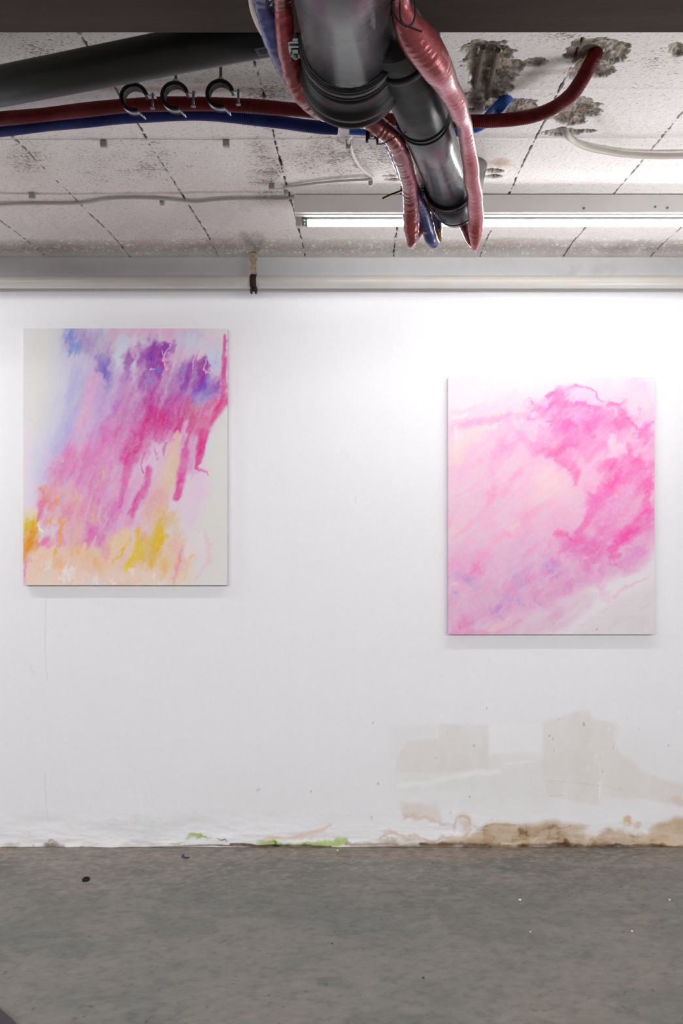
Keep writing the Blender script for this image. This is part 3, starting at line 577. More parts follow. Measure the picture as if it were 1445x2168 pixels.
P2_BASE = 'ebeaee'
P2 = [
 ('s',[(150,420,110),(420,420,200),(700,420,230),(1000,400,260),(1230,420,200)],1,'f6d2e8',.95,.1,.9),
 ('s',[(150,620,150),(500,650,240),(900,700,260),(1230,700,220)],1,'f6cce4',.95,.1,.9),
 ('s',[(140,900,160),(500,950,200),(900,900,220),(1230,900,160)],1,'f4c6e2',.95,.1,.9),
 ('s',[(140,1180,170),(450,1200,190),(800,1120,180),(1100,1030,140),(1260,960,110)],1,'eebcdf',.95,.15,.8),
 ('s',[(140,1440,150),(360,1400,150),(650,1290,130),(950,1180,90),(1200,1110,60)],1,'e8b6da',.95,.15,.8),
 ('s',[(420,1540,60),(700,1480,70),(900,1360,50)],1,'e6c8de',.9,.0,.9),
 ('e',1180,180,110,110,0,'f2d4ea',.9,.05,1),('e',1000,160,80,60,0,'f4dced',.8,0,1.4),('e',1250,130,30,26,0,'f0eef4',.8,0,1),
 ('e',880,420,260,190,20,'f9a4d6',.55,0,1),('e',1150,600,140,260,14,'f79cd2',.55,0,1.1),('e',1080,880,200,150,40,'f49cd2',.5,0,1.1),('e',560,430,160,80,-10,'f9b4de',.5,0,1.2),
 # upper left
 ('e',260,240,180,60,-10,'ebeaf0',.9,.2,.8),('s',[(140,325,8),(230,290,12),(340,250,14)],1,'f6d8e2',.7,.1,1.2),('s',[(150,350,10),(230,318,16)],1,'eeeef0',.8,.1,1),
 ('s',[(150,398,16),(240,370,24),(400,345,26),(560,320,26)],1,'f6b8de',.8,.1,1),('s',[(230,300,20),(400,280,30)],1,'f6daf0',.7,0,1),
 ('e',240,440,110,40,-10,'f4e2e2',.85,.1,1),('e',360,410,60,20,-14,'f3e4e2',.9,.2,1.2),('e',170,520,60,60,0,'f6e6e0',.8,0,1),('e',150,440,26,26,0,'eeeef2',.7,0,1),
 ('e',480,240,60,60,0,'f6e0e8',.7,0,1.4),('e',360,200,14,24,0,'dcdff0',.7,0,1.2),('e',440,315,16,24,30,'f6e6de',.8,.2,1.2),('e',520,310,14,12,0,'f6e4de',.8,.2,1),('e',330,205,40,30,0,'f0e2f2',.5,0,1),
 # hot crown
 ('e',760,240,90,60,-10,'f98ccb',.95,.3,1),('s',[(690,205,14),(800,190,20),(850,160,14),(940,175,7),(1010,235,5)],1,'fb90cc',.9,.3,.9),('e',880,210,70,34,10,'f6d0ea',.9,.2,1.2),
 ('e',600,270,34,34,0,'fa94cf',.85,.2,1.4),('e',640,310,60,36,-20,'fb9cd4',.9,.2,1.4),('e',590,275,24,22,0,'f4e2e8',.8,.3,1.6),('e',640,245,26,26,0,'f8d4e8',.8,.2,1.6),('e',720,240,30,26,0,'f8d6ea',.7,.3,1.6),
 ('s',[(760,260,16),(860,252,16),(950,268,14),(975,282,10)],1,'fa88c8',.95,.2,1),
 ('e',850,340,170,90,0,'f996d0',.9,.1,1),('e',720,300,50,60,0,'fb98d2',.85,.1,1.2),('e',780,420,130,90,-20,'f98ccb',.85,.05,1),('e',900,370,90,50,-20,'fa90cc',.75,0,1),
 ('e',850,320,60,26,-10,'f8bce2',.7,0,1.2),('e',830,345,50,30,20,'f2b0e4',.6,0,1.2),('e',1010,330,120,90,20,'f99ad2',.85,.1,1),('e',1090,340,60,70,-30,'fa94cc',.85,.2,1.1),('e',1065,235,40,26,20,'fa94ce',.8,.2,1.4),
 ('s',[(1040,240,10),(1080,245,10),(1110,310,12),(1150,360,10),(1190,385,8)],1,'f888c6',.75,.2,1.1),('e',1000,210,46,40,0,'f6cce8',.6,.1,1.6),
 ('e',960,480,100,80,0,'f8a6da',.85,.05,1.2),('e',870,460,60,60,0,'fbaada',.7,0,1.2),('e',1040,430,50,60,0,'faa4d6',.7,.1,1.6),
 ('e',740,500,110,60,-10,'f990ca',.85,.05,1),('e',730,480,40,60,0,'fc9cc4',.7,0,1),('e',760,560,80,50,30,'f98cc6',.9,.1,1),('s',[(800,570,40),(850,620,30),(845,690,16)],1,'fb96cc',.9,.2,1.1),
 ('e',640,440,130,60,-20,'fbaedb',.8,.05,1.2),('e',500,480,110,60,-20,'f9b4de',.75,.05,1.2),('e',420,500,60,60,30,'f9bade',.7,.05,1.2),
 ('e',620,380,60,34,20,'f8d2ea',.85,.3,1.8),('e',530,370,34,30,50,'f8d8ec',.85,.35,1.6),('e',680,380,40,26,0,'f8cce8',.7,.3,1.8),('e',480,460,50,30,-30,'f8d8ec',.8,.3,1.6),('e',560,505,36,34,30,'f8cee8',.75,.3,1.4),('e',395,400,40,14,-20,'f6e6ea',.8,.3,1.2),
 # right side
 ('e',1060,500,76,60,20,'f8d6ec',.9,.25,1.9),('e',1090,540,50,40,30,'f8d8ee',.8,.3,1.9),('e',1010,480,34,26,0,'f9dcee',.8,.3,1.9),('e',970,590,40,60,20,'f8c2e6',.75,.1,1.4),
 ('s',[(1140,470,14),(1150,560,22),(1200,600,34)],1,'f988c8',.85,.25,1.2),('e',1210,590,44,44,0,'f684c4',.9,.3,1.4),('e',1230,420,60,60,-30,'f88ac8',.85,.1,1.4),('e',1260,360,34,40,20,'f48ad0',.8,.1,1.2),('e',1200,480,60,40,30,'f8b2de',.8,.2,1.4),('e',1230,510,40,30,0,'f6c2e4',.7,.1,1.2),
 ('e',1190,290,8,30,0,'f6aedb',.7,.2,1),('e',1260,300,20,60,0,'eec8ec',.7,0,1),('e',1230,350,26,34,30,'f6cee8',.7,.2,1.4),('s',[(1180,370,5),(1215,390,8),(1240,340,4)],1,'f69ad0',.6,.2,1.4),
 ('e',1080,620,90,80,30,'f688c8',.85,.1,1.3),('e',1040,690,60,60,30,'f788c8',.8,.15,1.4),('e',1200,680,90,90,20,'f490ce',.85,.05,1.2),('e',1260,720,30,160,8,'f884c4',.85,.1,1),
 ('s',[(1060,590,10),(1040,660,14),(1020,760,26)],1,'f67cc2',.8,.2,1.3),('e',1100,790,70,40,-40,'ecb4e4',.7,.05,1.2),('e',980,760,60,90,34,'f794ce',.8,.1,1.2),('e',900,700,60,60,30,'f6bfe2',.7,.05,1.4),
 ('e',720,700,100,80,20,'f6dce4',.9,.15,1),('e',640,800,70,90,40,'f6dce2',.9,.1,1),('e',780,650,40,50,0,'f5d6e6',.8,.2,1),
 ('s',[(950,820,26),(920,880,30),(850,975,14)],1,'f680c4',.85,.1,1),('e',1000,830,90,70,30,'f29cd4',.7,0,1.2),
 ('s',[(1250,860,30),(1190,930,40),(1110,1010,40),(1050,1070,26)],1,'f872c0',.95,.15,.9),('e',1260,900,40,90,20,'f586c8',.8,.05,1),('e',1040,960,90,50,40,'f490cc',.75,.05,1.2),
 ('e',930,1040,130,70,30,'f084c8',.85,.1,1.1),('e',860,1090,110,60,30,'ee88ca',.8,.05,1.1),('s',[(740,985,26),(790,990,20),(830,1025,8),(880,1020,14)],1,'f684c4',.8,.15,1.3),('e',900,1150,100,60,40,'ec9ad2',.8,0,1),
 ('e',1060,1110,30,20,30,'f478c0',.9,.3,1.2),('s',[(1025,1085,3),(1040,1150,3)],1,'ee9acc',.7,.3,.8),('e',1160,1100,90,50,-50,'ecaedd',.75,0,1),
 # left drifts
 ('s',[(560,620,16),(470,700,30),(380,800,24),(270,900,20)],1,'f8b0da',.4,0,1.5),('s',[(390,560,22),(370,660,26),(270,720,16),(170,760,10)],1,'f8b4dc',.45,0,1.6),('s',[(700,800,20),(560,900,40),(430,980,30),(330,1090,26),(270,1140,30)],1,'f8b2da',.5,.0,1.6),
 ('s',[(380,720,24),(360,800,26)],1,'f9a8d4',.6,0,1.2),('e',320,700,50,60,30,'f4d2ea',.7,.05,1.2),('e',460,640,50,50,20,'f8d4e8',.75,.2,1.4),('e',500,760,60,50,30,'f6cee6',.6,.1,1.4),('e',290,960,90,60,50,'f0d4ea',.75,.05,1.2),('e',220,830,60,70,40,'f4d4e6',.7,0,1.2),
 ('e',490,930,40,24,-30,'f4dcd8',.8,.1,1.2),('e',440,880,60,60,30,'f4d2e4',.6,.1,1.2),('e',180,940,40,90,40,'f6d4dc',.6,0,1.2),('s',[(260,920,14),(160,1000,14)],1,'f8bed6',.6,0,1),
 ('s',[(650,1010,30),(450,1080,40),(330,1160,30)],1,'eac2e4',.6,0,1),
 # violet drifts
 ('e',700,1170,70,50,40,'d8aadf',.8,0,1),('e',520,1220,110,40,60,'d8b4e0',.75,0,1),('e',250,1230,60,40,40,'d4b2de',.7,0,1),('e',170,1200,40,22,-20,'d8b8e2',.75,0,1),('e',160,1320,36,24,50,'cdb8e4',.8,0,1),('e',160,1275,34,34,30,'f0dce2',.85,.1,1.2),
 ('e',400,1400,50,30,50,'cfa6dc',.85,0,1),('e',440,1330,60,40,50,'d8b6e0',.6,0,1),('e',540,1370,44,16,60,'c8b4e4',.85,.1,1),('e',650,1370,44,12,48,'ccb4e4',.85,.1,1),('e',280,1160,40,30,40,'ee9ccc',.7,0,1.2),
 ('e',560,1160,110,40,60,'e6b4de',.6,0,1),('e',770,1220,120,40,60,'e8a8d8',.7,0,1),('e',620,1290,140,40,58,'e8a8d4',.7,0,1),('s',[(480,1440,10),(420,1480,20),(340,1530,14)],1,'f2d2da',.8,.1,1),('s',[(530,1460,12),(400,1530,12)],1,'eea6d0',.6,.1,1),
 ('e',200,1470,70,40,0,'ec9ed0',.75,0,1.4),('s',[(140,1530,20),(350,1530,16)],1,'ee9ccc',.7,0,1.2),('e',185,1475,10,9,0,'f080c0',.8,.2,1.2),('e',160,1420,12,14,0,'f2c6dc',.7,.2,1.2),
 ('e',960,1230,150,30,60,'f0b4dc',.7,0,1.1),('e',720,1400,140,50,60,'e6bcdb',.6,0,1),
 # bare corner
 ('s',[(1340,1280,60),(1180,1370,70),(1010,1480,70),(880,1570,60)],1,'e4e3e7',.97,.2,.7),('e',1180,1490,170,110,0,'e2e2e5',1,.3,.6),('s',[(960,1330,20),(860,1390,24),(740,1490,14)],1,'e6e0e8',.7,.0,1),
 ('s',[(1110,1330,3),(1040,1400,6),(960,1450,4),(850,1500,6)],1,'eccfe0',.5,.0,1.8),('s',[(1240,1230,8),(1130,1280,14),(1060,1330,10)],1,'eebcd8',.5,.0,1.8),
 ('e',966,1522,10,5,-35,'ee88b4',.9,.3,.5),('e',1182,1437,9,6,-50,'eec0d2',.8,.2,.6),('e',1237,1390,16,4,-14,'eec0d4',.8,.2,.6),('e',1165,1380,6,3,-20,'dfb0c8',.7,.2,.5),
]

# ------------------------------------------------------------------ materials for the things
M_pvc = mat('grey_pvc', '3c3c3f', .27, c1='4c4c4f', scale=20, stretch=(.4, 1.5, .3), rvar=.12, bmp=.06, bscale=22, bstretch=(.3, 1.4, .2), spec=.5)
M_pvcd = mat('dark_pvc', '0d0c0c', .42, c1='131212', spec=.25, scale=16, rvar=.06)
M_black = mat('black_pipe_plastic', '141415', .5, c1='1b1b1c', scale=12)
M_rub = mat('black_rubber', '0c0c0c', .5, spec=.25, c1='121212', scale=30)
M_zinc = mat('zinc_steel', 'a9adb0', .32, 1.0, c1='8e9296', scale=60, rvar=.08)
M_band = mat('tarnished_steel', '3d4144', .34, 1.0, c1='2c2f31', scale=40, rvar=.08)
M_steel = mat('dull_steel', '7d8082', .45, 1.0, c1='66696b', scale=50, rvar=.1)
def foil(name, a, b, rough=.34, coat=.7, bs=(300, 60), metal=.25):
    return mat(name, a, rough, metal, c1=b, scale=34, bmp=.55, bscale=230, bdist=.0016, spec=.7, coat=coat, rvar=.08)
M_red = foil('red_foil_film', '8e3034', '76242a')
M_pink = foil('pink_foil_film', 'b0585e', '963c42', .26, .7, metal=.6)
M_blue = foil('blue_foil_film', '42477c', '33386c')
M_slate = foil('slate_blue_foil_film', '595a8c', '4a4a7c')
M_dred = mat('dark_red_film', '640d10', .5, 0, c1='4a080b', scale=40, bmp=.3, bscale=160, spec=.18)
M_dblue = mat('deep_blue_film', '14266a', .5, 0, c1='0e1c52', scale=40, bmp=.3, bscale=160, spec=.18)
M_bblue = mat('bright_blue_film', '2058b8', .4, 0, c1='1a4aa4', scale=30, bmp=.2, bscale=140)
M_wp = mat('white_gloss_paint', 'dad8d3', .32, c1='d2cfc8', scale=14, stretch=(.4, 1, 1), bmp=.06, bscale=50)
M_cab = mat('grey_cable_sheath', 'b9b9b6', .5, c1='abaBa8', scale=20)
M_cabw = mat('painted_cable', 'd0cbc6', .5, c1='bfb9b4', scale=24)
M_cond = mat('ivory_conduit', 'cdc7c0', .45, c1='bfb8b0', scale=16)
M_clip = mat('grey_clip_plastic', 'a9aaa2', .6, c1='9b9c94', scale=40)
M_foam = mat('mustard_foam', 'b98a3c', .9, c1='8f6422', scale=60, bmp=.9, bscale=60, bdist=.006)

# ------------------------------------------------------------------ paintings
M_canvas = attr_mat('primed_canvas', .7, .22, 420, .0012, .02, 90, .25)
M_side = mat('bare_canvas_edge', 'd8d6d2', .8, c1='cfccc8', scale=30, bmp=.2, bscale=300)
M_wood = mat('pine_stretcher', 'b89468', .7, c1='a37f55', scale=14, stretch=(1, 1, 8))
def painting(x0, y0, x1, y1, base, ops, seed, lean, streak, drag, cu, label, nx, ny, tone=(1, 1, 1), thick=1.0):
    """a stretched canvas whose face shows at (x0, y0)-(x1, y1) of the frame"""
    TH = .024; Yf = WALL_Y-TH-.002
    A, B = at(x0, y1, Yf), at(x1, y0, Yf)
    r = thing('abstract_painting', ((A.x+B.x)/2, WALL_Y-.002, A.z), label, 'painting')
    # the linen folds round the edge: the outermost grid points run back to the wall side
    u = np.concatenate([[-.028, -.010], np.linspace(-.003, 1.003, nx), [1.010, 1.028]])
    v = np.concatenate([[-.024, -.008], np.linspace(-.002, 1.002, ny), [1.008, 1.024]])
    U, W = np.meshgrid(u, v)
    X = A.x+(B.x-A.x)*np.clip(U, 0, 1); Z = B.z+(A.z-B.z)*np.clip(W, 0, 1)
    du = np.maximum(np.maximum(-U*(B.x-A.x), (U-1)*(B.x-A.x)), 0); dv = np.maximum(np.maximum(-W, W-1)*(B.z-A.z), 0)
    Y = Yf+np.clip(np.maximum(du, dv)*1.0, 0, TH-.001)
    tone = np.array(tone); rgb = paint(cu[0]+cu[2]*np.clip(U, 0, 1), cu[1]+cu[3]*np.clip(W, 0, 1), base, ops, seed, lean, streak, drag, thick)
    sheet('canvas', np.stack([X, Y, Z], -1).reshape(-1, 3), len(u), len(v), M_canvas, lin(np.clip(rgb*tone, 0, 1)), flip=True, parent=r, smooth=False)
    f = MB(); t = .04; a, b = (A.x+.003, Yf+.003), (B.x-.003, WALL_Y-.002)
    for lo, hi in (((A.x+.003, Yf+.004, A.z+.003), (B.x-.003, WALL_Y-.003, A.z+t)), ((A.x+.003, Yf+.004, B.z-t), (B.x-.003, WALL_Y-.003, B.z-.003)), ((A.x+.003, Yf+.004, A.z+t), (A.x+t, WALL_Y-.003, B.z-t)), ((B.x-t, Yf+.004, A.z+t), (B.x-.003, WALL_Y-.003, B.z-t))):
        f.box(lo, hi)
    f.build('stretcher_bar', M_wood, r)
painting(49, 695.5, 480, 1239, P1_BASE, P1, 3, 20, .55, 110, (132, 148, 1151, 1450), 'canvas of violet, magenta and yellow washes streaming down to the lower left', 400, 500, (.965, .96, .96), 1.07)
painting(948, 799, 1385, 1343, P2_BASE, P2, 11, 50, .4, 60, (127, 105, 1160, 1438), 'canvas almost all in soft pink washes with a hot pink curl at the top', 400, 500, (.95, .925, .93), 1.06)

# ------------------------------------------------------------------ batten lamp
LX0 = -.225; LX1 = LX0+1.53; LY = 2.50; LB = EYE+.853
lr = thing('batten_lamp', ((LX0+LX1)/2, LY+.04, CEIL_Z), 'long white ceiling batten lamp with a lit fluorescent tube', 'lamp')
M_lampw = mat('white_enamel', 'eceae8', .4, c1='e6e4e2', scale=8)
MB().box((LX0, LY, LB), (LX1, LY+.075, CEIL_Z-.003)).box((LX0+.004, LY+.012, LB-.004), (LX1-.004, LY+.066, LB+.004)).build('housing', M_lampw, lr, bevel=.002)
M_hold = mat('beige_socket', 'bdb3aa', .5)
TY, TZ, TR = LY+.042, EYE+.8365, .013
for sx in (LX0+.003, LX1-.021):
    MB().box((sx, TY-.014, TZ-.016), (sx+.018, TY+.014, LB)).build('lamp_holder', M_hold, lr, bevel=.002)
ta, tb = LX0+.021, LX1-.021
tube = MB()
tube.lathe((ta+.012, TY, TZ), (1, 0, 0), [(0, TR), (tb-ta-.024, TR)], 20, 0, True, -math.pi*.39, math.pi*.39, (0, 0, 1))
M_alu = mat('pale_tube_back', 'c9c9ce', .4, c1='c4c4ca', scale=10)
tb_o = tube.build('tube', M_alu, lr, label='pale upper back of the tube')
dif = MB().lathe((ta+.0185, TY, TZ), (1, 0, 0), [(0, TR), (tb-ta-.037, TR)], 28, 0, True, math.pi*.39, math.pi*1.61, (0, 0, 1))
dif.build('diffuser', glow('lit_diffuser', (1, .99, 1), TUBE_GLOW), tb_o, label='glowing lower half of the tube')
lamp('led_strip', ((ta+tb)/2, TY, TZ-TR-.001), (0, 0, -1), TUBE_DOWN, tb-ta-.04, .02)
for sx in (ta, tb-.012):
    MB().cyl((sx, TY, TZ), (sx+.012, TY, TZ), TR+.0004, 20).build('end_cap', M_zinc, tb_o)
M_green = mat('green_ring', '2f8a55', .5)
MB().lathe((ta+.012, TY, TZ), (1, 0, 0), [(0, TR+.0003), (.0065, TR+.0003)], 20).build('green_band', M_green, tb_o)
M_pdot = mat('red_print', 'b05a70', .6); M_gprint = mat('grey_print', '8d8fa0', .6)
for x in (659, 744):
    pd = MB(); X = (x-CX)/FOC*TY
    pd.box((X-.002, TY-TR*.80-.0006, TZ+TR*.60), (X+.002, TY-TR*.80+.0016, TZ+TR*.60+.0035))
    pd.build('printed_mark', M_pdot, tb_o)
gp = MB(); random.seed(8)
X = (668-CX)/FOC*TY
while X < (738-CX)/FOC*TY:
    l = random.uniform(.0015, .005); gp.box((X, TY-TR*.84, TZ+TR*.58), (X+l, TY-TR*.80+.001, TZ+TR*.58+.0014)); X += l+random.uniform(.0008, .003)
gp.build('printed_line', M_gprint, tb_o)
for x, y in ((1235, 441), (1386, 438), (1412, 440)):
    p = at(x, y, LY); MB().cyl(p, p+Vector((0, -.003, 0)), .0032, 10).build('screw', M_steel, lr)

# ------------------------------------------------------------------ drain pipe under the ceiling
PZ = EYE+.68
D1 = Vector((50/FOC, 1, 0)).normalized(); A1 = Vector((-.027, 1.243, PZ))
D2 = Vector((405/FOC, 1, 0)).normalized(); A2 = Vector((.103, 1.469, PZ))
def ax1(Y): return A1+D1*((Y-A1.y)/D1.y)
def ax2(Y): return A2+D2*((Y-A2.y)/D2.y)
R1, R2 = .069, .0475
dr = thing('drain_pipe', ax1(1.243), 'thick scuffed grey drain pipe slung under the ceiling beam', 'pipe')
MB().tube([ax1(.70), ax1(1.30)], R1, 64).build('main_pipe', M_pvc, dr)
cp = MB().lathe(ax1(1.262), D1, [(0, R1-.002), (0, .0755), (.006, .0775), (.012, .0762), (.034, .0762), (.040, .079), (.046, .084), (.054, .0845), (.058, .081), (.066, .080), (.070, .0835), (.078, .084), (.083, .080), (.086, .050), (.086, .002)], 72)
cp.build('coupling', M_pvcd, dr, label='black ribbed coupling closing the thick pipe')
MB().tube([ax2(1.20), ax2(1.87)], R2, 56).build('branch_pipe', M_pvc, dr)
MB().lathe(ax2(1.245), D2, [(0, R2-.002), (0, R2+.004), (.003, R2+.006), (.013, R2+.006), (.016, R2+.004), (.016, R2-.002)], 56).build('seal_ring', M_rub, dr)
sk = MB().lathe(ax2(1.835), D2, [(0, R2-.002), (0, R2+.0035), (.075, R2+.0035), (.080, R2+.006), (.090, R2+.006), (.095, R2+.003), (.095, R2-.006)], 56)
sk.build('socket', M_pvc, dr)
MB().lathe(ax2(1.928), D2, [(0, R2-.010), (0, R2+.0055), (.004, R2+.0065), (.010, R2+.004), (.010, R2-.010)], 56).build('seal_ring', M_rub, dr)
e0 = ax2(1.92); top = Vector((.298, 2.29, CEIL_Z+.012))
el, er = spline([(e0, R2), (e0+D2*.045+Vector((0, 0, .004)), R2), (e0*.45+top*.55+Vector((0, .0, -.025)), R2), (top*.82+e0*.18+Vector((.0, .012, -.012)), R2), (top, R2)], .01)
MB().tube(el, er, 40).build('elbow', M_pvc, dr)

def closed_clamp(c, ax, r, label, ears, rodlen, w=.022, ear=.017):
    t = thing('pipe_clamp', c, label, 'pipe clamp')
    ax = Vector(ax).normalized(); side = ax.cross(Vector((0, 0, 1))).normalized()
    lin_ = MB().lathe(c-ax*(w/2+.003), ax, ring_prof(r, r+.0045, 0, w+.006), 64)
    for d in (0, w+.002):
        lin_.lathe(c-ax*(w/2+.003)+ax*d, ax, ring_prof(r+.002, r+.0075, 0, .004), 64)
    lin_.build('rubber_lining', M_rub, t)
    MB().lathe(c-ax*w/2, ax, ring_prof(r+.004, r+.0068, 0, w), 64).build('band', M_band, t)
    for s in ears:
        b = c+side*s*(r+.0045+ear/2)
        e = MB()
        for dz in (-.0048, .0018):
            e.box((b.x-ear/2-.002, b.y-w/2, b.z+dz), (b.x+ear/2, b.y+w/2, b.z+dz+.003))
        e.build('ear', M_zinc, t, bevel=.0008)
        s_ = MB(); s_.cyl(b+Vector((0, 0, -.017)), b+Vector((0, 0, .02)), .0032, 14)
        hexnut(s_, b+Vector((0, 0, -.0095)), (0, 0, 1), .0085, .006); hexnut(s_, b+Vector((0, 0, .009)), (0, 0, 1), .0075, .005)
        s_.build('bolt', M_steel, t)
    MB().cyl(c+Vector((0, 0, r+.004)), c+Vector((0, 0, rodlen)), .004, 12).build('threaded_rod', M_steel, t)
    return t
closed_clamp(ax1(1.243), D1, R1+.0005, 'wide black rubber lined clamp around the thick end of the drain pipe', (-1, 1), BEAM_Z-PZ, .020)
closed_clamp(ax2(1.826), D2, R2+.001, 'smaller rubber lined clamp near the far end of the drain pipe by the tube', (-1, 1), CEIL_Z-PZ-.004, .016, .015)

# ------------------------------------------------------------------ insulated hoses
def wrinkle(seed, amp=.05, pitch=.006, fold=.05):
    ph = random.Random(seed)
    def f(L, a):
        k = L/pitch+.35*math.sin(a*2+seed)+.5*math.sin(a+seed*2)
        i = math.floor(k); t = k-i
        h0 = math.sin(i*127.1+seed*3)*43758.5; h1 = math.sin((i+1)*127.1+seed*3)*43758.5
        n = (h0-math.floor(h0))*(1-t)+(h1-math.floor(h1))*t
        return 1+amp*(n-.5)*(1+.6*math.sin(a*3+L*40))+fold*math.sin(L*55+seed)*math.sin(a+L*9)
    return f
def hose(name, P, m, label, seed, amp=.06, pitch=.006, fold=.05, sq=1.0, step=.0022, seg=40, group=None):
    pts, rad = spline(P, step)
    o = MB().tube(pts, rad, seg, True, 0, True, wrinkle(seed, amp, pitch, fold), sq).build(name, m)
    return tag(o, label, 'hose', group)
def H(L): return [(at(x, y, Y), r) for x, y, Y, r in L]
hose('insulated_hose', H([(598, -70, 1.15, .015), (598, 0, 1.222, .0145), (603, 60, 1.262, .0155), (612, 120, 1.308, .0170), (630, 178, 1.36, .0190), (660, 218, 1.41, .0185), (695, 236, 1.44, .0180), (735, 243, 1.46, .0175), (770, 249, 1.475, .017), (800, 266, 1.495, .0170), (833, 297, 1.535, .0175), (856, 350, 1.637, .0170), (869, 410, 1.765, .0172), (869, 460, 1.83, .0180), (872, 500, 1.858, .0150), (868, 519, 1.873, .0065), (874, 514, 1.90, .0080), (890, 470, 1.96, .0140), (896, 410, 2.03, .0160), (893, 380, 2.14, .0150), (890, 352, 2.30, .0150)]), M_red, 'red foil hose looping down along the near flank of the drain pipe', 3, .11, .0048, .06)
hose('insulated_hose', H([(557, -70, 1.17, .0185), (557, 0, 1.245, .0180), (572, 60, 1.285, .0180), (588, 105, 1.32, .0170), (622, 170, 1.40, .0165), (668, 222, 1.475, .0165), (735, 250, 1.525, .0165), (793, 258, 1.56, .0165), (830, 305, 1.62, .0160), (853, 360, 1.72, .0165), (874, 405, 1.82, .0165), (893, 445, 1.90, .0160), (904, 480, 1.945, .0165), (913, 508, 1.972, .0160), (920, 512, 1.998, .0140), (924, 480, 2.03, .0135), (922, 440, 2.06, .0145), (915, 405, 2.14, .0150), (905, 368, 2.36, .0150)]), M_blue, 'blue foil hose bent into a rounded loop beside the red one', 7, .11, .0062, .05)
hose('insulated_hose', H([(846, -70, 1.04, .0140), (846, 0, 1.10, .0135), (861, 45, 1.13, .0195), (885, 88, 1.165, .0265), (917, 131, 1.205, .0250), (947, 184, 1.29, .0190), (969, 230, 1.37, .0178), (981, 260, 1.44, .0142), (990, 310, 1.55, .0160), (999, 380, 1.67, .0168), (1006, 440, 1.79, .0175), (1006, 490, 1.86, .0160), (1004, 522, 1.90, .0085), (999, 522, 1.925, .0080), (990, 500, 1.97, .0130), (980, 470, 2.03, .0150), (968, 430, 2.16, .0150), (962, 392, 2.42, .0150)]), M_pink, 'pink foil hose sagging to a point on the far side of the drain pipe', 12, .035, .004, .07)
def ribbed(name, P, m, label, r, pitch=.0042, amp=.05):
    pts, rad = spline([(p, r) for p in P], .0011)
    f = lambda L, a: 1+amp*math.sin(L/pitch*2*math.pi)*(.6+.4*math.sin(L*37+a))+.03*math.sin(L*31+a*2)
    o = MB().tube(pts, rad, 26, True, 0, True, f).build(name, m)
    return tag(o, label, 'hose')
def C(L, h): return [at(x, y, FOC*(h)/(CY-y)) for x, y in L]
ribbed('ribbed_hose', C([(-160, 268), (-60, 262), (0, 252), (120, 240), (220, 228), (320, 221), (420, 220), (520, 224), (640, 234), (700, 241), (800, 252), (900, 256)], .865)+C([(1000, 257), (1060, 255), (1120, 247), (1170, 229), (1205, 204)], .856)+C([(1225, 178)], .868)+[on_ceiling(1240, 152, .022), on_ceiling(1256, 122, .004), on_ceiling(1260, 112, -.012)], M_dred, 'dark red ribbed hose running across the ceiling into a broken patch', .0152)
ribbed('ribbed_hose', C([(-160, 292), (-60, 286), (0, 276), (120, 262), (220, 252), (320, 244), (400, 241), (480, 245), (580, 257), (660, 268), (714, 272)], .868), M_dblue, 'dark blue ribbed hose along the red one, cut short under the drain pipe', .0150)
ribbed('ribbed_hose', C([(739, 273), (790, 275), (860, 277), (930, 277), (985, 274), (1020, 262), (1044, 240), (1057, 226)], .890)+[on_ceiling(1068, 213, .008), on_ceiling(1073, 206, -.012)], M_bblue, 'short bright blue hose ending in the broken ceiling patch', .0148)
# mustard foam stuck to the blue loop
def foam(L, label):
    fo = MB()
    for x, y, Y, r in L:
        p = at(x, y, Y); fo.lathe(p-Vector((0, 0, r)), (0, 0, 1), [(0, .0003), (r*.3, r*.75), (r, r), (r*1.7, r*.7), (r*2, .0003)], 10)
    tag(fo.build('foam_scrap', M_foam), label, 'foam')
foam([(907, 424, 2.0, .008), (905, 434, 2.0, .009), (908, 443, 1.995, .008)], 'crumbly mustard foam scrap between the two arms of the blue loop')
foam([(924, 488, 2.0, .006), (926, 495, 2.0, .007), (929, 503, 1.996, .007), (930, 510, 1.995, .005)], 'crumbly mustard foam scrap at the bottom of the blue loop')

# ------------------------------------------------------------------ vent pipe with sticker
vr = thing('vent_pipe', at(250, 140, 1.55), 'matt black pipe slanting across the ceiling behind the beam', 'pipe')
vp = [at(-330, 252, FOC*.83/(CY-252)), at(0, 183, FOC*.83/(CY-183)), at(560, 73, FOC*.83/(CY-73)), at(640, 57.5, FOC*.83/(CY-57.5))]
va, vb = vp[1], vp[2]; vd = (vb-va).normalized()
MB().tube([va-vd*.55, vb+vd*.13], .0385, 48).build('pipe_body', M_black, vr)
M_stick = mat('silver_sticker', '57565a', .6); M_stickd = mat('sticker_print', '1d1d1f', .6)
sc_ = va+(vb-va)*1.0; sn = vd.cross(Vector((0, 0, 1))).normalized()
st = MB(); sp_ = MB()
def on_pipe(l, a, r): return sc_+vd*l+(-Vector((0, 0, 1))*math.cos(a)-sn*(-1)*0+Vector((0, 0, 0)))*0+(Vector((0, 0, -1))*math.cos(a)+Vector((vd.y, -vd.x, 0)).normalized()*math.sin(a))*r
def patch(mb, l0, l1, a0, a1, r):
    n = 6; vs = []
    for i in range(n+1):
        a = a0+(a1-a0)*i/n; vs += [on_pipe(l0, a, r), on_pipe(l1, a, r)]
    mb.add(vs, [(2*i, 2*i+1, 2*i+3, 2*i+2) for i in range(n)], True)
patch(st, -.012, .034, -.02, .50, .0387)
patch(sp_, -.006, .030, .10, .40, .0389)
stk = st.build('sticker', M_stick, vr); sp_.build('sticker_print', M_stickd, stk)

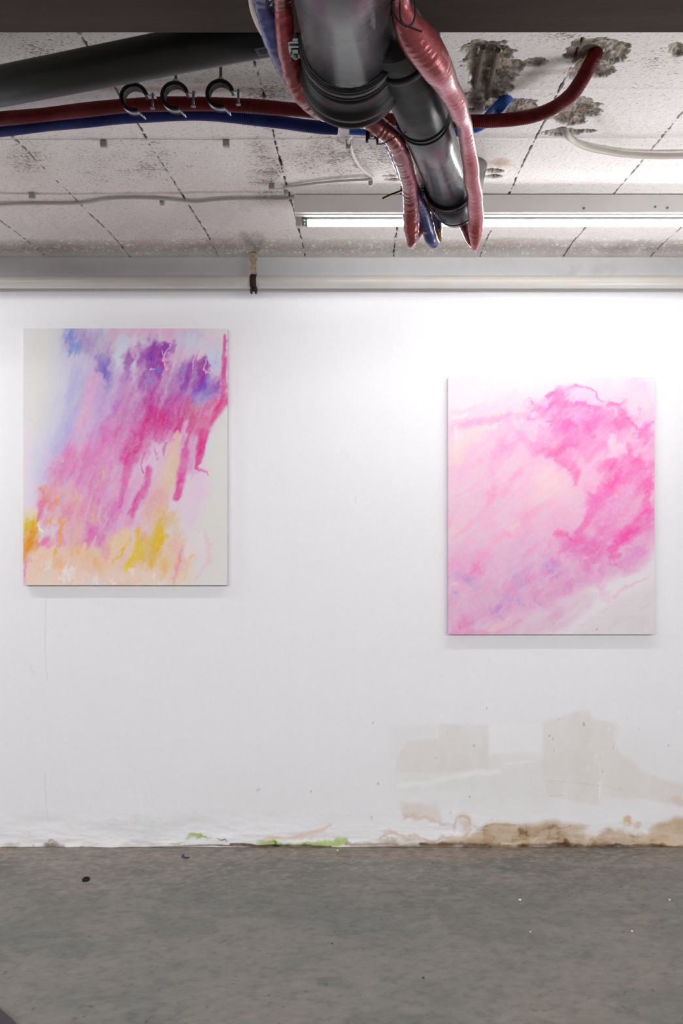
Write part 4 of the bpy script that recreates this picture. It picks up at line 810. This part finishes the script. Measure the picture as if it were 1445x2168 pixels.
# ------------------------------------------------------------------ open clamps waiting for a pipe
def open_clamp(c, label, rodtop):
    t = thing('open_pipe_clamp', c, label, 'pipe clamp', 'empty open pipe clamps under the ceiling')
    r = .0245
    ax = Vector((0, 1, 0)); o = c-ax*.010
    a0, a1 = R(-20), R(-20)-R(238)         # from the upper tab round by the top and back to the lower one
    # angles measured from +Z towards +X (u = Z): start right of the top
    def arc(mb, p0, p1, h0, h1):
        mb.lathe(o, ax, ring_prof(p0, p1, h0, h1), 40, 0, True, R(-198), R(78), Vector((0, 0, 1)))
    b = MB(); arc(b, r+.0045, r+.0062, .001, .019); b.build('band', M_zinc, t)
    l = MB(); arc(l, r-.0012, r+.0046, -.001, .021); arc(l, r+.002, r+.0066, -.002, .0015); arc(l, r+.002, r+.0066, .0185, .022); l.build('rubber_lining', M_rub, t)
    def pol(a, q, d=.010): return o+ax*d+Vector((math.sin(a)*q, 0, math.cos(a)*q))
    # which side the gap faces: +X
    p = pol(R(78), r+.006)
    tab = MB().box((p.x-.002, p.y-.0085, p.z-.0012), (p.x+.015, p.y+.0085, p.z+.0012)); tab.build('upper_tab', M_zinc, t, bevel=.001)
    s = MB(); q = p+Vector((.009, -.004, 0)); s.cyl(q+Vector((0, 0, -.026)), q+Vector((0, 0, .006)), .0026, 12); s.cyl(q+Vector((0, 0, -.028)), q+Vector((0, 0, -.025)), .0052, 14); s.build('screw', M_steel, t)
    p2 = pol(R(162), r+.006)
    tb_ = MB().box((p2.x-.003, p2.y-.008, p2.z-.001), (p2.x+.016, p2.y+.008, p2.z+.0012), rot=Matrix.Rotation(R(42), 3, 'Y'), c=p2); tb_.build('lower_tab', M_zinc, t, bevel=.0005)
    rd = MB(); rd.cyl(c+Vector((0, 0, r+.006)), Vector((c.x, c.y, rodtop)), .0034, 12); rd.build('threaded_rod', M_steel, t)
    nb = MB(); hexnut(nb, c+Vector((0, 0, r+.0095)), (0, 0, 1), .0075, .007); nb.build('nut', M_zinc, t)
    return t
for x, y, lb in ((286, 211, 'open rubber lined clamp, leftmost of three, its rod hidden by the black pipe'), (372, 207, 'open rubber lined clamp, middle one of the three hanging in a row'), (467, 203, 'open rubber lined clamp on the longest visible rod, nearest the drain pipe')):
    open_clamp(at(x, y, 1.74), lb, CEIL_Z-.001)

# ------------------------------------------------------------------ cables, clips and conduit
def cable(name, P, r, m, label, cat='cable', seg=12, step=.008):
    pts, rad = spline([(p, r) for p in P], step)
    return tag(MB().tube(pts, rad, seg).build(name, m), label, cat)
cable('power_cable', [on_ceiling(x, y, .007) for x, y in ((-120, 436), (-40, 434), (0, 433.5), (60, 431.5), (150, 431), (190, 428), (230, 421), (290, 419), (345, 421), (410, 427), (450, 424), (490, 421), (560, 421), (605, 420), (632, 416))], .0048, M_cab, 'grey power cable stapled along the ceiling to the batten lamp')
cable('light_cable', [on_ceiling(x, y, d) for x, y, d in ((612, 399, .010), (600, 397, .008), (630, 393, .007), (690, 386, .007), (750, 381.5, .007), (783, 379.5, .007), (789, 375, .007), (778, 367, .007), (760, 350, .007), (747, 328, .008), (743, 312, .008), (737, 301, .010), (740, 292, .012), (745, 284, .016))]+[on_ceiling(748, 262, .012), on_ceiling(752, 240, .008)], .0042, M_cabw, 'pale cable zigzagging over the ceiling from the hoses to the lamp')
def clip(x, y, label, tall=.020, hang=True):
    p = on_ceiling(x, y); o = MB()
    o.box((p.x-.010, p.y-.005, CEIL_Z-.018), (p.x+.007, p.y+.007, CEIL_Z-.0005))
    for k in range(4): o.box((p.x-.0105, p.y-.0056, CEIL_Z-.0165+k*.004), (p.x+.0072, p.y-.0046, CEIL_Z-.0145+k*.004))
    return tag(o.build('cable_clip', M_clip, bevel=.0006), label, 'cable clip', 'empty grey clips on the ceiling seams')
clip(221, 297, 'small empty grey cable clip under the blue hose, nearest the open clamps on the left'); clip(480, 296, 'small empty grey cable clip under the blue hose, close to the third open clamp')
clip(69, 408, 'small empty grey cable clip above the left end of the power cable'); clip(576, 388, 'chipped grey cable clip beside the pale cable near the lamp')
def gripping(x, y, label):
    p = on_ceiling(x, y); o = MB()
    o.box((p.x-.0065, p.y-.008, CEIL_Z-.018), (p.x+.0065, p.y+.010, CEIL_Z-.0005)); o.cyl((p.x, p.y, CEIL_Z-.022), (p.x, p.y, CEIL_Z-.016), .0055, 14)
    return tag(o.build('cable_clip', M_clip, bevel=.001), label, 'cable clip')
gripping(343, 420, 'grey clip holding the power cable to the ceiling'); gripping(605, 398, 'clip pinning the pale cable beside the lamp corner'); gripping(737, 298, 'clip pinning the pale cable just below the blue hose'); gripping(784, 378, 'clip at the sharp bend of the pale cable')
cable('conduit', [on_ceiling(1193, 268, -.012), on_ceiling(1195, 276, .004), on_ceiling(1201, 288, .014)]+[on_ceiling(x, y, .014) for x, y in ((1214, 300), (1240, 312), (1280, 321), (1330, 328), (1390, 330.5), (1445, 330), (1560, 328))], .0088, M_cond, 'ivory conduit curving out of the broken ceiling towards the right', 'conduit', 16)
cable('round_cable', H0 := [at(x, y, Y) for x, y, Y in ((531, -60, 1.17), (533, 0, 1.235), (541, 35, 1.262), (556, 67, 1.285), (576, 92, 1.31), (592, 100, 1.36))], .0058, M_cond, 'pale round cable hugging the blue foil hose at the beam', 'cable', 14)
# black wire loops hung on the pink hose
def wire(L, r, label, nm='black_wire', Y=1.09): return cable(nm, [at(*(q if len(q) == 3 else (q[0], q[1], Y))) for q in L], r, M_rub, label, 'wire', 8, .003)
wire([(826, -40), (828, 0), (832, 25), (846, 47), (862, 56), (875, 45), (879, 15), (874, -10), (862, -30), (848, -10), (846, 20), (850, 46), (866, 57), (893, 67)], .0014, 'thin black wire loops tied round the pink foil hose')
wt = thing('wire_tie', ax2(1.476), 'thin black wire tied round the drain pipe and the red hose', 'wire')
ring = MB()
for dY, rr in ((0, .0016), (.016, .0013)):
    c_ = ax2(1.468+dY); ring.lathe(c_-D2*.0013, D2, ring_prof(R2+.0002, R2+rr*2, 0, .0026), 48)
ring.build('wire_ring', M_rub, wt)
pts, rad = spline([(at(x, y, Y), .0011) for x, y, Y in ((858, 280, 1.44), (845, 285, 1.455), (822, 298, 1.47), (806, 305, 1.48), (799, 303, 1.49), (797, 296, 1.50), (802, 287, 1.51), (808, 283, 1.53))], .003)
MB().tube(pts, rad, 8).build('wire_tail', M_rub, wt)
hk = thing('hose_bracket', at(787, 282, 1.50), 'small black bracket with a bright nut below the coupling', 'bracket')
bk = MB(); p = at(787, 276, 1.52); bk.box((p.x-.012, p.y-.004, p.z-.016), (p.x+.012, p.y+.004, p.z+.012)); bk.box((p.x+.008, p.y-.005, p.z-.026), (p.x+.012, p.y+.005, p.z-.012)); bk.box((p.x-.012, p.y-.005, p.z-.022), (p.x-.007, p.y+.005, p.z-.012)); bk.build('bracket_body', M_rub, hk, bevel=.001)
nt_ = MB(); hexnut(nt_, p+Vector((0, -.007, -.012)), (0, 1, 0), .006, .008); nt_.cyl(p+Vector((0, -.016, -.012)), p+Vector((0, 0, -.012)), .003, 10); nt_.build('nut', M_zinc, hk)
tie = MB().tube([at(858, 400, 1.80), at(845, 405, 1.79), at(826, 412, 1.78), at(809, 420, 1.772)], .0018, 8); tag(tie.build('cable_tie', M_rub), 'loose dark cable tie end sticking out in front of the lamp', 'cable tie')
rd = MB().cyl(at(927, 92, 1.415), Vector((at(927, 92, 1.415).x, 1.415, CEIL_Z-.001)), .0042, 14); tag(rd.build('hanger_rod', M_steel), 'short steel hanger rod peeping out above the pink hose', 'rod')

# ------------------------------------------------------------------ bared reinforcement
M_rebar = mat('rusty_rebar', '6e6053', .8, c1='57483c', scale=60, bmp=.5, bscale=120)
def rebar(a, b, label):
    A, B = on_ceiling(*a, -.002), on_ceiling(*b, -.002); n = 60
    pts = [A+(B-A)*i/n for i in range(n+1)]
    f = lambda L, q: 1+.10*(math.sin(L/.008*2*math.pi+q) > .4)
    return tag(MB().tube(pts, .0058, 12, True, 0, True, f).build('rebar', M_rebar), label, 'rebar')
rebar((1022, 100), (1006, 184), 'bare rusty rebar in the broken patch, the one nearer the pink hose'); rebar((1053, 106), (1030, 208), 'bare rusty rebar in the broken patch, the longer one by the blue hose end')

# ------------------------------------------------------------------ heating pipe on the wall
hp = MB(); Yp = WALL_Y-.045; zp = at(0, 597, Yp).z
tag(hp.tube([(-4.4, Yp, zp), (4.4, Yp, zp)], .0245, 40).build('wall_pipe', M_wp), 'long cream gloss pipe running along the top of the white wall', 'pipe')
br = thing('pipe_hanger', (at(537, 597, Yp).x, Yp, zp), 'rusty flaking hanger carrying the cream wall pipe', 'bracket')
M_strap = mat('flaking_cream_paint', 'cdbda2', .8, c1='8a7a66', scale=70, bmp=.7, bscale=90, bdist=.004)
M_rust = mat('rusty_iron', '3b2a20', .75, .2, c1='241a15', scale=80, bmp=.6, bscale=120)
bx = at(537, 597, Yp).x
s = MB(); Yq = Yp-.006
z0, z1 = zp+.024, CEIL_Z-.012
vs = []; fs = []; n = 22; random.seed(4)
for i in range(n+1):
    zz = z0+(z1-z0)*i/n; wdt = .0115+.0022*(i > n*.66)+random.uniform(-.0012, .0012); off = .0015*math.sin(i*.7)
    for sx, sy in ((-1, -1), (1, -1), (1, 1), (-1, 1)): vs.append((bx+off+sx*wdt, Yq+sy*.0045, zz))
for i in range(n):
    for k in range(4): fs.append((i*4+k, i*4+(k+1) % 4, i*4+4+(k+1) % 4, i*4+4+k))
fs += [(0, 1, 2, 3), (n*4+3, n*4+2, n*4+1, n*4)]
s.add(vs, fs); s.box((bx-.010, Yq-.010, z1-.006), (bx+.016, Yq+.014, CEIL_Z-.0135)); s.build('strap', M_strap, br, bevel=.0008)
cl = MB().lathe((bx-.012, Yp, zp), (1, 0, 0), ring_prof(.0247, .0285, 0, .024), 36); cl.lathe((bx-.006, Yp, zp), (1, 0, 0), ring_prof(.0285, .0300, 0, .012), 36); cl.build('clamp_ring', M_rust, br)
lg = MB(); lg.box((bx-.011, Yp-.020, zp-.048), (bx-.004, Yp-.004, zp-.022)); lg.box((bx+.006, Yp-.020, zp-.048), (bx+.013, Yp-.004, zp-.022)); lg.cyl((bx-.013, Yp-.012, zp-.036), (bx+.016, Yp-.012, zp-.036), .004, 10); lg.build('lug', M_rust, br, bevel=.001)

# ------------------------------------------------------------------ bits lying on the floor
p = on_floor(182, 1863); tag(MB().lathe(p+Vector((0, 0, .0005)), (0, 0, 1), [(0, .0075), (0, .0125), (.002, .0140), (.006, .0125), (.007, .0095), (.005, .0075), (0, .0075)], 24).build('rubber_grommet', M_rub), 'small black rubber ring lying alone on the floor', 'ring')
p = on_floor(392, 1816); pts, rad = spline([(p+Vector((-.010, .022, .003)), .0022), (p+Vector((-.014, .010, .003)), .0026), (p+Vector((-.006, .0, .003)), .0028), (p+Vector((.008, -.004, .003)), .0028), (p+Vector((.016, .0, .003)), .0022)], .002)
tag(MB().tube(pts, rad, 10).build('plastic_scrap', mat('navy_plastic', '2a3358', .5)), 'curled scrap of navy plastic on the floor near the wall', 'scrap')
M_chip = mat('white_paint_chip', 'e2dfda', .7)
def chip(x, y, r, label, m=None, nm='paint_flake', cat='flake', grp=None):
    p = on_floor(x, y); o = MB(); rg = random.Random(int(x)); n = 7
    b = [(p.x+r*math.cos(k*2*math.pi/n)*rg.uniform(.6, 1.2), p.y+r*math.sin(k*2*math.pi/n)*rg.uniform(.6, 1.2)) for k in range(n)]
    h = [rg.uniform(.3, .6)*r for k in range(n)]
    o.add([(x_, y_, -.0005) for x_, y_ in b]+[(p.x+(x_-p.x)*.8, p.y+(y_-p.y)*.8, h[k]) for k, (x_, y_) in enumerate(b)], [tuple(range(n))[::-1], tuple(range(n, 2*n))]+[(k, (k+1) % n, n+(k+1) % n, n+k) for k in range(n)])
    return tag(o.build(nm, m or M_chip), label, cat, grp)
chip(1100, 1905, .0048, 'white paint flake on the floor below the pink painting, the biggest one'); chip(1337, 1971, .0034, 'white paint flake on the floor towards the lower right'); chip(1122, 1973, .0028, 'tiny white flake on the floor straight below the biggest one'); chip(714, 1800, .0040, 'white paint flake close to the foot of the wall'); chip(1417, 1905, .0034, 'white flake on the floor at the right edge')
M_leaf = mat('brown_leaf', '3d3626', .7); M_stone = mat('grey_mortar', '7f746a', .9, c1='5e554c', scale=90, bmp=.6, bscale=90)
chip(896, 2070, .0040, 'tiny dark crumb on the open floor below the centre', M_leaf, 'dirt_crumb', 'crumb'); chip(703, 1997, .0030, 'dark speck of grit left of the middle of the floor', M_leaf, 'dirt_crumb', 'crumb')
M_dk = mat('dark_grit', '2f2720', .9)
for x, y, r, lb, m in ((620, 1789.5, .012, 'dark mortar crumb in the green algae at the wall foot', M_dk), (672, 1790, .009, 'dark mortar crumb at the right end of the green algae', M_dk), (848, 1791, .009, 'pale stone chip at the wall foot left of the brown stain', M_stone), (792, 1790, .009, 'grey mortar crumb at the wall foot between algae and brown stain', M_stone), (1036, 1791, .012, 'brown mortar crumb at the wall foot under the brown stain', M_dk)):
    chip(x, y, r, lb, m, 'mortar_crumb', 'crumb')
# corner of a dark mat
mt = MB(); Rm = .62; c0 = (on_floor(0, 2134, .012)+on_floor(42, 2169, .012))/2; dn_ = Vector((1, 1.15, 0)).normalized(); cc_ = c0-dn_*Rm; n = 40
b = [(cc_.x+Rm*math.cos(R(-70)+R(260)*k/n), cc_.y+Rm*math.sin(R(-70)+R(260)*k/n)) for k in range(n+1)]
mt.add([(x, y, .0005) for x, y in b]+[(x, y, .012) for x, y in b], [tuple(range(n+1))[::-1], tuple(range(n+1, 2*n+2))]+[(k, (k+1) % (n+1), n+1+(k+1) % (n+1), n+1+k) for k in range(n+1)])
tag(mt.build('rubber_mat', mat('charcoal_rubber', '3c393d', .75, c1='343135', scale=40, bmp=.2, bscale=90)), 'dark charcoal mat whose rounded edge shows at the lower left corner', 'mat')
